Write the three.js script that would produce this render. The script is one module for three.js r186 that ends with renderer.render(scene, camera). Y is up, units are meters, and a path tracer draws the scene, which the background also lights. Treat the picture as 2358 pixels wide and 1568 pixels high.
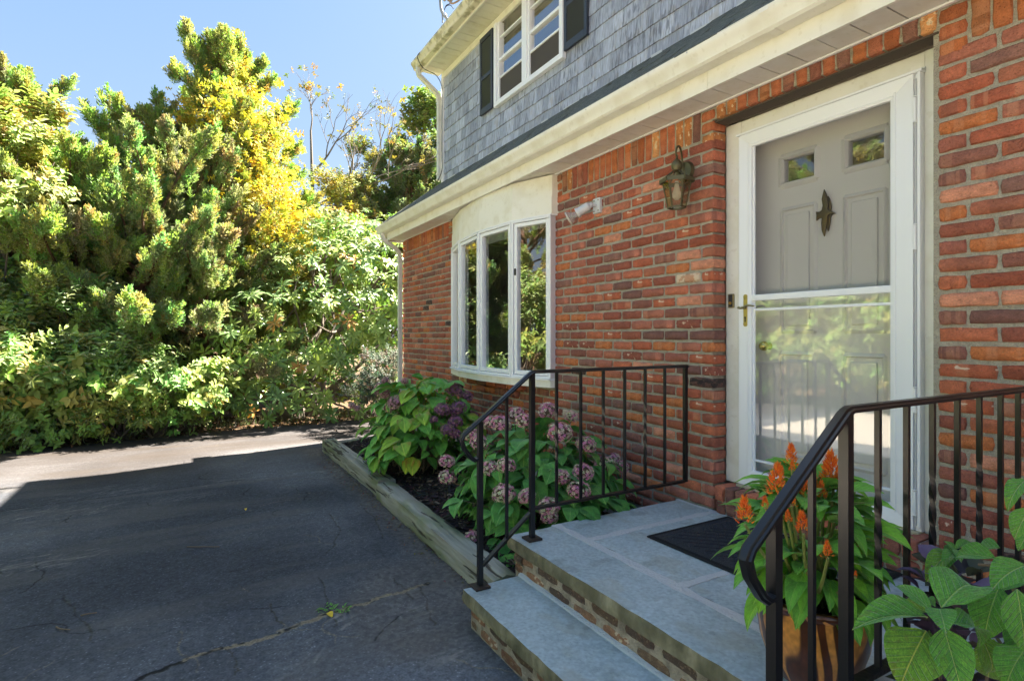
import * as THREE from 'three';
import { RoundedBoxGeometry } from 'three/addons/geometries/RoundedBoxGeometry.js';
import { toCreasedNormals } from 'three/addons/utils/BufferGeometryUtils.js';

// ---------------------------------------------------------------- camera, sky, sun, exposure
const scene = new THREE.Scene();
const YAW = 30 * Math.PI / 180, CY = Math.cos(YAW), SY = Math.sin(YAW), EYE = new THREE.Vector3(0, 1.41, 2.75);
const camera = new THREE.PerspectiveCamera(61.99, 1024 / 680, 0.05, 400);
camera.position.copy(EYE);
camera.lookAt(EYE.x - CY, EYE.y, EYE.z - SY);
camera.setViewOffset(1024, 680, 0, 4.8, 1024, 680);
const renderer = new THREE.WebGLRenderer({ antialias: true });
renderer.toneMapping = THREE.LinearToneMapping;
renderer.toneMappingExposure = 9.8;
renderer.shadowMap.enabled = true;

const SUN_DIR = new THREE.Vector3(-1.07, 5.5, -4.276).normalize();      // towards the sun: behind the house, high
{
  const W = 512, H = 256, data = new Float32Array(W * H * 4), d = new THREE.Vector3();
  const stops = [[0, 0.0959, 0.1031, 0.1102], [6, 0.0755, 0.0908, 0.1071], [18, 0.0439, 0.0673, 0.1020], [34, 0.0265, 0.0510, 0.0939], [60, 0.0296, 0.0510, 0.0898], [90, 0.0316, 0.0510, 0.0867]];
  for (let j = 0; j < H; j++) {
    const el = (j + 0.5) / H * 180 - 90, e = Math.max(el, 0);
    let k = 0; while (k < stops.length - 2 && stops[k + 1][0] < e) k++;
    const a = stops[k], b = stops[k + 1], t = Math.min(1, Math.max(0, (e - a[0]) / (b[0] - a[0])));
    for (let i = 0; i < W; i++) {
      const az = ((i + 0.5) / W - 0.5) * 2 * Math.PI;
      d.set(Math.cos(az) * Math.cos(el * Math.PI / 180), Math.sin(el * Math.PI / 180), Math.sin(az) * Math.cos(el * Math.PI / 180));
      const ang = Math.acos(Math.min(1, Math.max(-1, d.dot(SUN_DIR)))) * 180 / Math.PI, mie = 0.9 * Math.exp(-ang / 16);
      const o = (j * W + i) * 4;
      for (let c = 0; c < 3; c++) data[o + c] = a[c + 1] + (b[c + 1] - a[c + 1]) * t + mie * [0.42, 0.4, 0.36][c];
      data[o + 3] = 1;
    }
  }
  const sky = new THREE.DataTexture(data, W, H, THREE.RGBAFormat, THREE.FloatType);
  sky.mapping = THREE.EquirectangularReflectionMapping;
  sky.magFilter = THREE.LinearFilter; sky.needsUpdate = true;
  scene.background = sky; scene.environment = sky;
}
const sun = new THREE.DirectionalLight(new THREE.Color().setRGB(1, 0.92, 0.8), 5);
sun.position.copy(SUN_DIR).multiplyScalar(40); sun.castShadow = true;
Object.assign(sun.shadow.camera, { left: -30, right: 30, top: 30, bottom: -30, near: 1, far: 90 });
sun.shadow.mapSize.set(4096, 4096);
scene.add(sun, sun.target);

// ---------------------------------------------------------------- helpers
const V = (x, y, z) => new THREE.Vector3(x, y, z), UPV = V(0, 1, 0);
const rng = (a) => () => { a = (a + 0x6d2b79f5) | 0; let t = Math.imul(a ^ (a >>> 15), 1 | a); t = (t + Math.imul(t ^ (t >>> 7), 61 | t)) ^ t; return ((t ^ (t >>> 14)) >>> 0) / 4294967296; };
const hash = (x, y, s) => { let h = Math.imul(x, 374761393) ^ Math.imul(y, 668265263) ^ Math.imul(s, 974711); h = Math.imul(h ^ (h >>> 13), 1274126177); return ((h ^ (h >>> 16)) >>> 0) / 4294967296; };
const clamp = (x, a = 0, b = 1) => Math.min(b, Math.max(a, x)), mix = (a, b, t) => a + (b - a) * t, sst = (a, b, x) => { const t = clamp((x - a) / (b - a)); return t * t * (3 - 2 * t); };
function pnoise(x, y, px, py, s) {            // periodic value noise
  const x0 = Math.floor(x), y0 = Math.floor(y), fx = x - x0, fy = y - y0, u = fx * fx * (3 - 2 * fx), v = fy * fy * (3 - 2 * fy);
  const m = (n, p) => ((n % p) + p) % p, a = m(x0, px), b = m(x0 + 1, px), c = m(y0, py), d = m(y0 + 1, py);
  return mix(mix(hash(a, c, s), hash(b, c, s), u), mix(hash(a, d, s), hash(b, d, s), u), v);
}
function fbm(u, v, px, py, oct, s) { let r = 0, a = 0.5, n = 0; for (let o = 0; o < oct; o++) { r += a * pnoise(u * px, v * py, px, py, s + o); n += a; a *= 0.5; px *= 2; py *= 2; } return r / n; }
function tex(w, h, f, srgb = true, rep = true) {
  const d = new Uint8Array(w * h * 4);
  for (let y = 0; y < h; y++) for (let x = 0; x < w; x++) {
    const c = f((x + 0.5) / w, (y + 0.5) / h), o = (y * w + x) * 4;
    if (typeof c === 'number') d[o] = d[o + 1] = d[o + 2] = clamp(c, 0, 255); else { d[o] = clamp(c[0], 0, 255); d[o + 1] = clamp(c[1], 0, 255); d[o + 2] = clamp(c[2], 0, 255); }
    d[o + 3] = 255;
  }
  const t = new THREE.DataTexture(d, w, h); t.magFilter = THREE.LinearFilter; t.minFilter = THREE.LinearMipmapLinearFilter; t.generateMipmaps = true;
  if (rep) t.wrapS = t.wrapT = THREE.RepeatWrapping;
  if (srgb) t.colorSpace = THREE.SRGBColorSpace;
  t.needsUpdate = true; return t;
}
const mc = (a, b, t) => [mix(a[0], b[0], t), mix(a[1], b[1], t), mix(a[2], b[2], t)], ms = (a, k) => [a[0] * k, a[1] * k, a[2] * k];
const std = (color, rough, extra = {}) => new THREE.MeshStandardMaterial({ color, roughness: rough, ...extra });
const phys = (color, rough, extra = {}) => new THREE.MeshPhysicalMaterial({ color, roughness: rough, ...extra });
const lin = (r, g, b) => new THREE.Color().setRGB(r, g, b);

// picture coordinates of the study copy (2358 wide) to points of the place
const F = 1305, CXP = 1179, HYP = 773;
const atDepth = (px, py, d) => { const l = (px - CXP) / F * d; return V(-CY * d + SY * l, EYE.y - (py - HYP) / F * d, EYE.z - SY * d - CY * l); };
const onY = (px, py, y) => atDepth(px, py, F * (EYE.y - y) / (py - HYP));
const onZ = (px, py, z) => { const a = atDepth(px, py, 1), k = (z - EYE.z) / (a.z - EYE.z); return atDepth(px, py, k); };
const depthOf = (p) => -CY * (p.x - EYE.x) - SY * (p.z - EYE.z);
const project = (p) => { const d = depthOf(p), x = SY * (p.x - EYE.x) - CY * (p.z - EYE.z); return [CXP + F * x / d, HYP - F * (p.y - EYE.y) / d, d]; };

// objects
const used = {};
const numbered = (n) => { used[n] = (used[n] ?? -1) + 1; return used[n] ? n + '_' + String(used[n]).padStart(3, '0') : n; };
function tag(o, label, category, group) { o.userData.label = label; o.userData.category = category; if (group) o.userData.group = group; return o; }
function thing(name, label, category, p = V(0, 0, 0), group) { const o = new THREE.Group(); o.name = numbered(name); o.position.copy(p); scene.add(o); return tag(o, label, category, group); }
function part(name, geo, mat, parent) { const m = new THREE.Mesh(geo, mat); m.name = name; m.castShadow = m.receiveShadow = true; parent.add(m); return m; }
function sub(name, parent) { const g = new THREE.Group(); g.name = name; parent.add(g); return g; }
function single(name, geo, mat, label, category, p, group) { const m = part(numbered(name), geo, mat, scene); if (p) m.position.copy(p); return tag(m, label, category, group); }
function struct(name, geo, mat) { const m = part(name, geo, mat, scene); m.userData.kind = 'structure'; return m; }
function stuff(m) { m.userData.kind = 'stuff'; return m; }
function instanced(name, geo, mat, mats, cols, parent) {
  const m = new THREE.InstancedMesh(geo, mat, mats.length); m.name = name; m.castShadow = m.receiveShadow = true;
  mats.forEach((x, i) => m.setMatrixAt(i, x)); if (cols) cols.forEach((c, i) => m.setColorAt(i, c));
  parent.add(m); return m;
}

// geometry
function merge(list) {          // [geometry, matrix?, colour?] or geometry
  let nv = 0, ni = 0, col = false;
  const L = list.map((e) => (Array.isArray(e) ? e : [e]));
  for (const [g, , c] of L) { nv += g.attributes.position.count; ni += g.index ? g.index.count : g.attributes.position.count; if (c || g.attributes.color) col = true; }
  const P = new Float32Array(nv * 3), N = new Float32Array(nv * 3), U = new Float32Array(nv * 2), C = col ? new Float32Array(nv * 3).fill(1) : null, I = new Uint32Array(ni);
  let a = 0, b = 0; const v = V(), nm = new THREE.Matrix3();
  for (const [g, m, c] of L) {
    const p = g.attributes.position, n = g.attributes.normal, u = g.attributes.uv, k = g.attributes.color;
    if (m) nm.getNormalMatrix(m);
    for (let i = 0; i < p.count; i++) {
      v.fromBufferAttribute(p, i); if (m) v.applyMatrix4(m); v.toArray(P, (a + i) * 3);
      v.fromBufferAttribute(n, i); if (m) v.applyMatrix3(nm).normalize(); v.toArray(N, (a + i) * 3);
      if (u) { U[(a + i) * 2] = u.getX(i); U[(a + i) * 2 + 1] = u.getY(i); }
      if (col) { const q = c ?? (k ? [k.getX(i), k.getY(i), k.getZ(i)] : [1, 1, 1]); C.set(q, (a + i) * 3); }
    }
    if (g.index) for (let i = 0; i < g.index.count; i++) I[b + i] = g.index.getX(i) + a; else for (let i = 0; i < p.count; i++) I[b + i] = a + i;
    b += g.index ? g.index.count : p.count; a += p.count;
  }
  const o = new THREE.BufferGeometry();
  o.setAttribute('position', new THREE.BufferAttribute(P, 3)); o.setAttribute('normal', new THREE.BufferAttribute(N, 3)); o.setAttribute('uv', new THREE.BufferAttribute(U, 2));
  if (col) o.setAttribute('color', new THREE.BufferAttribute(C, 3));
  o.setIndex(new THREE.BufferAttribute(I, 1)); return o;
}
const T = (x, y, z) => new THREE.Matrix4().makeTranslation(x, y, z);
function muv(g, k = 1, ou = 0, ov = 0, swap = false) {      // uv in metres by the face's main direction
  const p = g.attributes.position, n = g.attributes.normal, u = new Float32Array(p.count * 2);
  for (let i = 0; i < p.count; i++) {
    const x = Math.abs(n.getX(i)), y = Math.abs(n.getY(i)), z = Math.abs(n.getZ(i));
    let a, b; if (x > y && x > z) { a = p.getZ(i); b = p.getY(i); } else if (y > z) { a = p.getX(i); b = p.getZ(i); } else { a = p.getX(i); b = p.getY(i); }
    if (swap) [a, b] = [b, a];
    u[i * 2] = a * k + ou; u[i * 2 + 1] = b * k + ov;
  }
  g.setAttribute('uv', new THREE.BufferAttribute(u, 2)); return g;
}
const box = (x0, x1, y0, y1, z0, z1) => muv(new THREE.BoxGeometry(x1 - x0, y1 - y0, z1 - z0).translate((x0 + x1) / 2, (y0 + y1) / 2, (z0 + z1) / 2));
const rbox = (x0, x1, y0, y1, z0, z1, r = 0.004) => muv(new RoundedBoxGeometry(x1 - x0, y1 - y0, z1 - z0, 1, r).translate((x0 + x1) / 2, (y0 + y1) / 2, (z0 + z1) / 2));
function extrudeX(pts, x0, x1) {             // pts are (z, y)
  const s = new THREE.Shape(pts.map(([z, y]) => new THREE.Vector2(z, y)));
  return muv(new THREE.ExtrudeGeometry(s, { depth: x1 - x0, bevelEnabled: false }).rotateY(-Math.PI / 2).translate(x1, 0, 0));
}
function extrudeY(pts, y0, y1, hole) {       // pts are (x, z)
  const s = new THREE.Shape(pts.map(([x, z]) => new THREE.Vector2(x, -z)));
  if (hole) s.holes.push(new THREE.Path(hole.map(([x, z]) => new THREE.Vector2(x, -z))));
  return muv(new THREE.ExtrudeGeometry(s, { depth: y1 - y0, bevelEnabled: false }).rotateX(-Math.PI / 2).translate(0, y0, 0));
}
function extrudeZ(pts, z0, z1, bevel = 0) {
  const s = new THREE.Shape(pts.map(([x, y]) => new THREE.Vector2(x, y)));
  return new THREE.ExtrudeGeometry(s, bevel ? { depth: z1 - z0, bevelEnabled: true, bevelSize: bevel, bevelThickness: bevel, bevelSegments: 2, steps: 1 } : { depth: z1 - z0, bevelEnabled: false }).translate(0, 0, z0);
}
function soup(tris, uvs) { const g = new THREE.BufferGeometry(); g.setAttribute('position', new THREE.Float32BufferAttribute(tris, 3)); g.setAttribute('uv', new THREE.Float32BufferAttribute(uvs ?? new Array(tris.length / 3 * 2).fill(0), 2)); g.computeVertexNormals(); return g; }
function sweep(pts, prof, ref = UPV, scale = () => 1, twist = () => 0) {      // a profile along a path, mitred
  const n = pts.length, m = prof.length, rings = []; let len = 0; const vs = [];
  for (let i = 0; i < n; i++) {
    const a = i ? pts[i].clone().sub(pts[i - 1]).normalize() : null, b = i < n - 1 ? pts[i + 1].clone().sub(pts[i]).normalize() : null;
    const t = (a && b ? a.clone().add(b) : (a ?? b).clone()).normalize(), side = ref.isSide ? ref.clone() : t.clone().cross(ref).normalize(), up = side.clone().cross(t).normalize();
    const k = a && b ? 1 / Math.max(0.4, t.dot(a)) : 1, s = scale(i / (n - 1)), w = twist(i / (n - 1)), cw = Math.cos(w), sw = Math.sin(w);
    if (i) len += pts[i].distanceTo(pts[i - 1]); vs.push(len);
    rings.push(prof.map(([x, y]) => pts[i].clone().addScaledVector(side, (x * cw - y * sw) * s).addScaledVector(up, (x * sw + y * cw) * s * k)));
  }
  const P = [], U = []; let per = 0; const us = [0];
  for (let j = 0; j < m; j++) { per += Math.hypot(prof[(j + 1) % m][0] - prof[j][0], prof[(j + 1) % m][1] - prof[j][1]); us.push(per); }
  const put = (v, u, w) => { P.push(v.x, v.y, v.z); U.push(u, w); };
  for (let i = 0; i < n - 1; i++) for (let j = 0; j < m; j++) {
    const k = (j + 1) % m, A = rings[i][j], B = rings[i][k], C = rings[i + 1][k], D = rings[i + 1][j];
    put(A, vs[i], us[j]); put(C, vs[i + 1], us[j + 1]); put(B, vs[i], us[j + 1]); put(A, vs[i], us[j]); put(D, vs[i + 1], us[j]); put(C, vs[i + 1], us[j + 1]);
  }
  for (const [r, f] of [[rings[0], 1], [rings[n - 1], 0]]) for (let j = 1; j < m - 1; j++) { put(r[0], 0, 0); if (f) { put(r[j], 0, 0); put(r[j + 1], 0, 0); } else { put(r[j + 1], 0, 0); put(r[j], 0, 0); } }
  return toCreasedNormals(soup(P, U), 0.7);
}
const SIDE = Object.assign(V(-1, 0, 0), { isSide: true });
const ring = (n, r, ry = r, a0 = 0) => Array.from({ length: n }, (_, i) => [r * Math.cos(a0 + i / n * 2 * Math.PI), ry * Math.sin(a0 + i / n * 2 * Math.PI)]);
const refOf = (a, b) => (Math.abs(b.y - a.y) > 0.8 * a.distanceTo(b) ? V(0.3, 0, 0.95) : UPV);
const tube = (pts, r, n = 6, r1 = r) => sweep(pts, ring(n, 1), refOf(pts[0], pts[pts.length - 1]), (t) => mix(r, r1, t));
const rect = (w, h) => [[-w / 2, -h / 2], [w / 2, -h / 2], [w / 2, h / 2], [-w / 2, h / 2]];
function curve(pts, n = 12) { return new THREE.CatmullRomCurve3(pts).getPoints(n); }
const basis = (p, dir, nor, s = 1, sx = s) => { const y = dir.clone().normalize(), x = y.clone().cross(nor).normalize(), z = x.clone().cross(y); return new THREE.Matrix4().makeBasis(x.multiplyScalar(sx), y.multiplyScalar(s), z.multiplyScalar(s)).setPosition(p); };
function place(m, mat4) { m.matrix.copy(mat4); mat4.decompose(m.position, m.quaternion, m.scale); return m; }
function leafGeo(L, W, { nl = 7, fold = 0.18, droop = 0.5, wide = 0.42, wave = 0, tip = 1.3, seed = 1 } = {}) {     // grows along +y, faces +z
  const r = rng(seed), P = [], U = [], I = [], cols = [-1, -0.5, 0, 0.5, 1];
  for (let i = 0; i <= nl; i++) {
    const t = i / nl, q = t < wide ? Math.sin(t / wide * Math.PI / 2) : Math.pow(Math.cos((t - wide) / (1 - wide) * Math.PI / 2), 1 / tip);
    const w = W / 2 * Math.max(i === nl ? 0 : 0.02, q), a = droop * t * t, y = L * (t - a * a * 0.16), z = -L * a * t * 0.5, wv = wave * (r() - 0.5);
    for (const s of cols) { P.push(s * w, y, z + Math.abs(s) * w * fold * 2 + (Math.abs(s) === 1 ? wv * (r() - 0.3) * W : 0)); U.push(0.5 + s * 0.5 * (w / (W / 2)), t); }
  }
  for (let i = 0; i < nl; i++) for (let j = 0; j < 4; j++) { const a = i * 5 + j; I.push(a, a + 1, a + 6, a, a + 6, a + 5); }
  const g = new THREE.BufferGeometry(); g.setAttribute('position', new THREE.Float32BufferAttribute(P, 3)); g.setAttribute('uv', new THREE.Float32BufferAttribute(U, 2)); g.setIndex(I); g.computeVertexNormals(); return g;
}
// ---------------------------------------------------------------- the ground, the drive, the bed
const grain = tex(512, 512, (u, v) => 255 * (0.55 * fbm(u, v, 128, 128, 2, 5) + 0.45 * fbm(u, v, 24, 24, 3, 9)), false);
{
  const litter = tex(1024, 1024, (u, v) => {
    const n = fbm(u, v, 12, 12, 5, 31), m = fbm(u, v, 90, 90, 2, 77), k = pnoise(u * 160, v * 160, 160, 160, 3);
    let c = mc([52, 40, 28], [104, 80, 52], n); c = mc(c, [150, 104, 52], sst(0.62, 0.75, m) * 0.8); return ms(c, 0.75 + 0.5 * k);
  });
  litter.repeat.set(0.4, 0.4);
  const g = new THREE.PlaneGeometry(320, 320).rotateX(-Math.PI / 2).translate(-30, -0.02, 0);
  struct('ground', muv(g), std(0xffffff, 1, { map: litter, bumpMap: grain, bumpScale: 0.02 }));
}
{
  const S = 2048, cv = document.createElement('canvas'); cv.width = cv.height = S;
  const cx = cv.getContext('2d'), r = rng(11), toX = (x) => (x + 10) / 12 * S, toZ = (z) => (z + 3) / 12 * S;
  cx.fillStyle = '#000'; cx.fillRect(0, 0, S, S); cx.lineCap = 'round'; cx.lineJoin = 'round'; cx.globalCompositeOperation = 'lighter';
  const line = (pts, w, col, jit = 0) => { for (let i = 0; i < pts.length - 1; i++) { cx.strokeStyle = col; cx.lineWidth = w * (0.6 + 0.8 * r()); cx.beginPath(); cx.moveTo(toX(pts[i][0]) + jit * (r() - 0.5), toZ(pts[i][1])); cx.lineTo(toX(pts[i + 1][0]), toZ(pts[i + 1][1])); cx.stroke(); } };
  const rough = (pts, n, a) => { const o = []; let dx = 0, dz = 0; for (let i = 0; i < pts.length - 1; i++) for (let k = 0; k < n; k++) { const t = k / n; dx = dx * 0.75 + (r() - 0.5) * a; dz = dz * 0.75 + (r() - 0.5) * a; o.push([mix(pts[i][0], pts[i + 1][0], t) + dx, mix(pts[i][1], pts[i + 1][1], t) + dz]); } o.push(pts[pts.length - 1]); return o; };
  const pic = (l) => l.map(([x, y]) => { const p = onY(x, y, 0); return [p.x, p.z]; });
  const main = rough(pic([[270, 1590], [340, 1553], [430, 1518], [520, 1492], [610, 1470], [690, 1438], [770, 1410], [850, 1385], [930, 1362], [985, 1343]]), 16, 0.016);
  line(main, 3.4, 'rgb(255,0,0)'); line(main.slice(30, 150), 3.6, 'rgb(0,255,0)', 2); line(main.slice(55, 105), 4.5, 'rgb(0,200,0)', 3);
  line(rough(pic([[0, 1178], [120, 1160], [240, 1146], [420, 1122], [560, 1105]]), 14, 0.02), 2.2, 'rgb(150,0,0)');
  for (const l of [[[760, 1180], [768, 1205], [782, 1222], [770, 1250], [750, 1275]], [[735, 1330], [748, 1390], [765, 1420], [772, 1445]], [[965, 1350], [985, 1400], [1000, 1440]], [[150, 1370], [190, 1430], [215, 1480]], [[620, 1390], [640, 1420], [650, 1445]], [[520, 1490], [545, 1530], [540, 1555]], [[905, 1330], [935, 1355], [950, 1380]], [[840, 1170], [865, 1200], [880, 1240]]]) { const q = rough(pic(l), 8, 0.02); line(q, 1.4, 'rgb(130,50,0)'); }
  for (let i = 0; i < 420; i++) {             // fine hairline crazing
    let x = -10 + 12 * r(), z = -3 + 12 * r(), a = (r() < 0.7 ? 1.35 : -0.2) + (r() - 0.5) * 1.1; const pts = [[x, z]], n = 4 + r() * 14;
    for (let k = 0; k < n; k++) { a += (r() - 0.5) * 1.1; x += Math.cos(a) * 0.03; z += Math.sin(a) * 0.03; pts.push([x, z]); }
    line(pts, 0.9 + r() * 0.5, r() < 0.3 ? 'rgb(60,150,0)' : 'rgb(165,0,0)');
  }
  const smear = (x, y, w, h, a, n, s) => { const p = onY(x, y, 0); for (let i = 0; i < n; i++) { const t = r() * 6.283, q = Math.sqrt(r()), X = p.x + Math.cos(t) * q * w, Z = p.z + Math.sin(t) * q * h; cx.strokeStyle = `rgba(0,0,255,${s * (0.3 + 0.7 * r())})`; cx.lineWidth = 1 + r() * 2; cx.beginPath(); cx.moveTo(toX(X), toZ(Z)); cx.lineTo(toX(X + Math.cos(a) * 0.12 * r()), toZ(Z + Math.sin(a) * 0.12 * r())); cx.stroke(); } };
  smear(990, 1405, 0.08, 0.03, 1.4, 26, 0.22); smear(1055, 1505, 0.06, 0.08, 1.2, 40, 0.25); smear(1060, 1360, 0.16, 0.1, 0.9, 40, 0.12); smear(440, 1140, 0.12, 0.3, 1.2, 70, 0.4); smear(560, 1105, 0.1, 0.5, 1.25, 80, 0.45);
  smear(130, 1175, 0.3, 0.5, 1.1, 160, 0.5); smear(60, 1300, 0.15, 0.5, 1.3, 140, 0.5); smear(250, 1130, 0.2, 0.4, 1.2, 120, 0.4); smear(760, 1090, 0.2, 0.2, 1.2, 80, 0.3); smear(800, 1420, 0.1, 0.05, 1, 30, 0.4); smear(700, 1520, 0.3, 0.1, 1, 60, 0.3);
  for (let i = 0; i < 900; i++) { cx.fillStyle = `rgba(0,0,255,${0.2 + 0.5 * r()})`; const s = 0.6 + r() * 1.6; cx.fillRect(r() * S, r() * S, s, s); }
  const mask = cx.getImageData(0, 0, S, S).data;
  const dustAt = (X, Z, n) => {        // unsealed dusty strip along the timbers and steps
    const e = (n - 0.5) * 0.25;
    const byBed = X > -7.4 && X < -2.2 ? sst(0.28, 0.0, Math.abs(Z - 1.32) - e * 0.6) : 0, corner = sst(0.62, 0.42, Math.hypot((X + 2.75) * 0.8, Z - 1.55) + e * 0.8);
    return Math.max(byBed * 0.75, corner * 0.4);
  };
  const map = tex(S, S, (u, v) => {
    const X = u * 12 - 10, Z = v * 12 - 3, o = ((Math.floor(v * S) * S) + Math.floor(u * S)) * 4;
    const n = fbm(u, v, 10, 10, 5, 21), f = hash(Math.floor(u * S), Math.floor(v * S), 4), f2 = pnoise(u * 700, v * 700, 700, 700, 8), st = fbm(u, v, 60, 14, 4, 51), w = fbm(u, v, 5, 5, 3, 88);
    let c = mc([60, 62, 67], [102, 104, 109], sst(0.2, 0.8, n)); c = ms(c, 0.78 + 0.28 * f + 0.2 * f2); if (f > 0.985) c = ms(c, 1.35);
    c = mc(c, [96, 92, 88], sst(0.5, 0.75, st) * 0.4);
    c = mc(c, [46, 39, 34], clamp(sst(-5.6, -7.6, X + (w - 0.5) * 3) * (0.55 + 0.45 * st)) * 0.8);  // brown dust on the far side, colour darkened to tone down the sunlit strip
    c = mc(c, ms([98, 90, 82], 0.8 + 0.4 * f2), dustAt(X, Z, n));
    c = mc(c, [16, 15, 14], mask[o] / 255 * 0.7); c = mc(c, ms([150, 136, 114], 0.8 + 0.3 * f), mask[o + 1] / 255 * 0.85 * sst(0.35, 0.6, f2 * 0.5 + n * 0.7)); c = mc(c, [176, 168, 155], mask[o + 2] / 255 * 0.45);
    return c;
  });
  const bump = tex(1024, 1024, (u, v) => { const o = ((Math.floor(v * S) * S) + Math.floor(u * S)) * 4; return 190 + 60 * (fbm(u, v, 400, 400, 2, 61) - 0.5) + 50 * (fbm(u, v, 40, 40, 3, 62) - 0.5) - mask[o] * 0.55; }, false);
  const pts = []; const q = rng(4);
  for (let z = -6; z <= 9.4; z += 0.16) pts.push([-9.56 + 0.105 * (z - 0.2) + (q() - 0.5) * 0.12 + 0.06 * Math.sin(z * 2.1), z]);
  pts.push([-7, 10.4], [6.5, 11.2], [6.5, -0.3], [-7.6, -0.3], [-7.6, -6]);
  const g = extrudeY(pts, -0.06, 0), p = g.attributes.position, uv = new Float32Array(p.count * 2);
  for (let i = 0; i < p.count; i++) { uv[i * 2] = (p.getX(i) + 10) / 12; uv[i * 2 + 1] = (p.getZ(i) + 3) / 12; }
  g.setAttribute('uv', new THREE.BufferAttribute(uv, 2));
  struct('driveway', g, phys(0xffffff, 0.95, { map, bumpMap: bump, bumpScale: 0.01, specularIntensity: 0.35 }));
}
// pale ground added to bounce sun at the facade, mirrored in the door glass
{
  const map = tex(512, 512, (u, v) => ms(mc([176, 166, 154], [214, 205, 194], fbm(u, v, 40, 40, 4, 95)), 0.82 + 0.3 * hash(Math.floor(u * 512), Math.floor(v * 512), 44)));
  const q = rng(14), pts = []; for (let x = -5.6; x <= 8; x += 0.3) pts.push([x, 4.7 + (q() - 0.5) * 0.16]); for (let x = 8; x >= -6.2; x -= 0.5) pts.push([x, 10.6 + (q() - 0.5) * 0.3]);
  struct('added_bounce_ground', muv(extrudeY(pts, -0.05, 0.012), 1), std(0xffffff, 1, { map, bumpMap: grain, bumpScale: 0.02 }));
}
// planting bed: dark mulch, heaped a little towards the plants
{
  const g = new THREE.PlaneGeometry(4.75, 1.3, 90, 26).rotateX(-Math.PI / 2).translate(-4.75, 0, 0.57), p = g.attributes.position;
  for (let i = 0; i < p.count; i++) { const x = p.getX(i), z = p.getZ(i); p.setY(i, 0.055 + 0.05 * fbm(x / 6 + 2, z / 6 + 2, 30, 30, 4, 3) + 0.05 * Math.sin(clamp((z - 0.05) / 1.1) * Math.PI)); }
  g.computeVertexNormals();
  const map = tex(512, 512, (u, v) => { const n = fbm(u, v, 40, 90, 3, 13); return ms(mc([26, 19, 15], [74, 56, 44], n * n * 1.3), 0.7 + 0.6 * hash(Math.floor(u * 512), Math.floor(v * 512), 2)); });
  struct('planting_bed_soil', muv(g, 1.6), std(0xffffff, 1, { map, bumpMap: grain, bumpScale: 0.03 }));
  const r = rng(8), mats = [], cols = [], chip = new THREE.BoxGeometry(0.035, 0.004, 0.011), m4 = new THREE.Matrix4(), e = new THREE.Euler();
  for (let i = 0; i < 5200; i++) {
    const x = -7.0 + 4.35 * r(), z = 0.02 + 1.12 * r(), y = 0.06 + 0.05 * fbm(x / 6 + 2, z / 6 + 2, 30, 30, 4, 3) + 0.05 * Math.sin(clamp((z - 0.05) / 1.1) * Math.PI), s = 0.5 + r() * 1.3;
    e.set((r() - 0.5) * 0.9, r() * 6.3, (r() - 0.5) * 0.9); m4.makeRotationFromEuler(e).scale(V(s, s, s * (0.6 + r()))).setPosition(x, y + 0.004 + 0.01 * r(), z); mats.push(m4.clone());
    const k = r(); cols.push(k < 0.85 ? lin(0.018 + 0.03 * r(), 0.013 + 0.018 * r(), 0.011 + 0.012 * r()) : lin(0.16, 0.12, 0.085));
  }
  const bed = instanced('bark_mulch', chip, std(0xffffff, 0.95), mats, cols, scene); bed.userData.kind = 'stuff'; tag(bed, 'dark bark mulch covering the bed between timbers and brick wall', 'mulch');
}
// old landscape timbers
const timberMap = tex(1024, 512, (u, v) => {
  const g = fbm(u, v, 6, 110, 4, 71), w = fbm(u, v, 6, 14, 4, 73), k = fbm(u, v, 7, 90, 4, 75), c0 = mc([122, 119, 106], [182, 178, 164], g);
  let c = mc(c0, [104, 112, 70], sst(0.45, 0.75, w) * 0.6); c = mc(c, [50, 42, 34], sst(0.63, 0.7, k) * 0.8); return c;
});
const timberBump = tex(1024, 512, (u, v) => 255 * (0.75 * fbm(u, v, 6, 110, 4, 71) + 0.25) - 200 * sst(0.64, 0.72, fbm(u, v, 7, 90, 4, 75)), false);
const timberMat = std(0xffffff, 0.93, { map: timberMap, bumpMap: timberBump, bumpScale: 0.012 });
function timberGeo(L, w, h, seed) {
  const g = new THREE.BoxGeometry(L, h, w, Math.round(L * 14), 4, 5), p = g.attributes.position;
  for (let i = 0; i < p.count; i++) {
    let x = p.getX(i), y = p.getY(i), z = p.getZ(i); const ey = Math.abs(y) / (h / 2), ez = Math.abs(z) / (w / 2), n = fbm(x / 3 + 0.5 + seed * 0.13, (y * 2 + z * 3) / 3 + 0.4, 18, 18, 4, seed) - 0.5, big = fbm(x / 4 + 0.5, 0.3, 9, 9, 3, seed + 3) - 0.5;
    const round = ey > 0.9 && ez > 0.9 ? 0.004 + 0.016 * Math.abs(n) : 0;
    y += big * 0.02 + n * 0.034 - Math.sign(y) * round; z += n * 0.034 - Math.sign(z) * round + big * 0.02; x += (fbm(y * 3 + 0.5, z * 3 + 0.5, 14, 14, 2, seed + 8) - 0.5) * (Math.abs(x) > L / 2 - 0.01 ? 0.04 : 0);
    p.setXYZ(i, x, y, z);
  }
  g.computeVertexNormals(); return muv(g, 0.45, seed * 0.37, seed * 0.21);
}
single('landscape_timber', timberGeo(2.27, 0.165, 0.15, 5), timberMat, 'weathered grey-green bed timber farthest from the steps, cracked across its middle', 'timber', V(-6.0, 0.072, 1.222), 'timbers edging the bed').rotation.y = 0.004;
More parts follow.
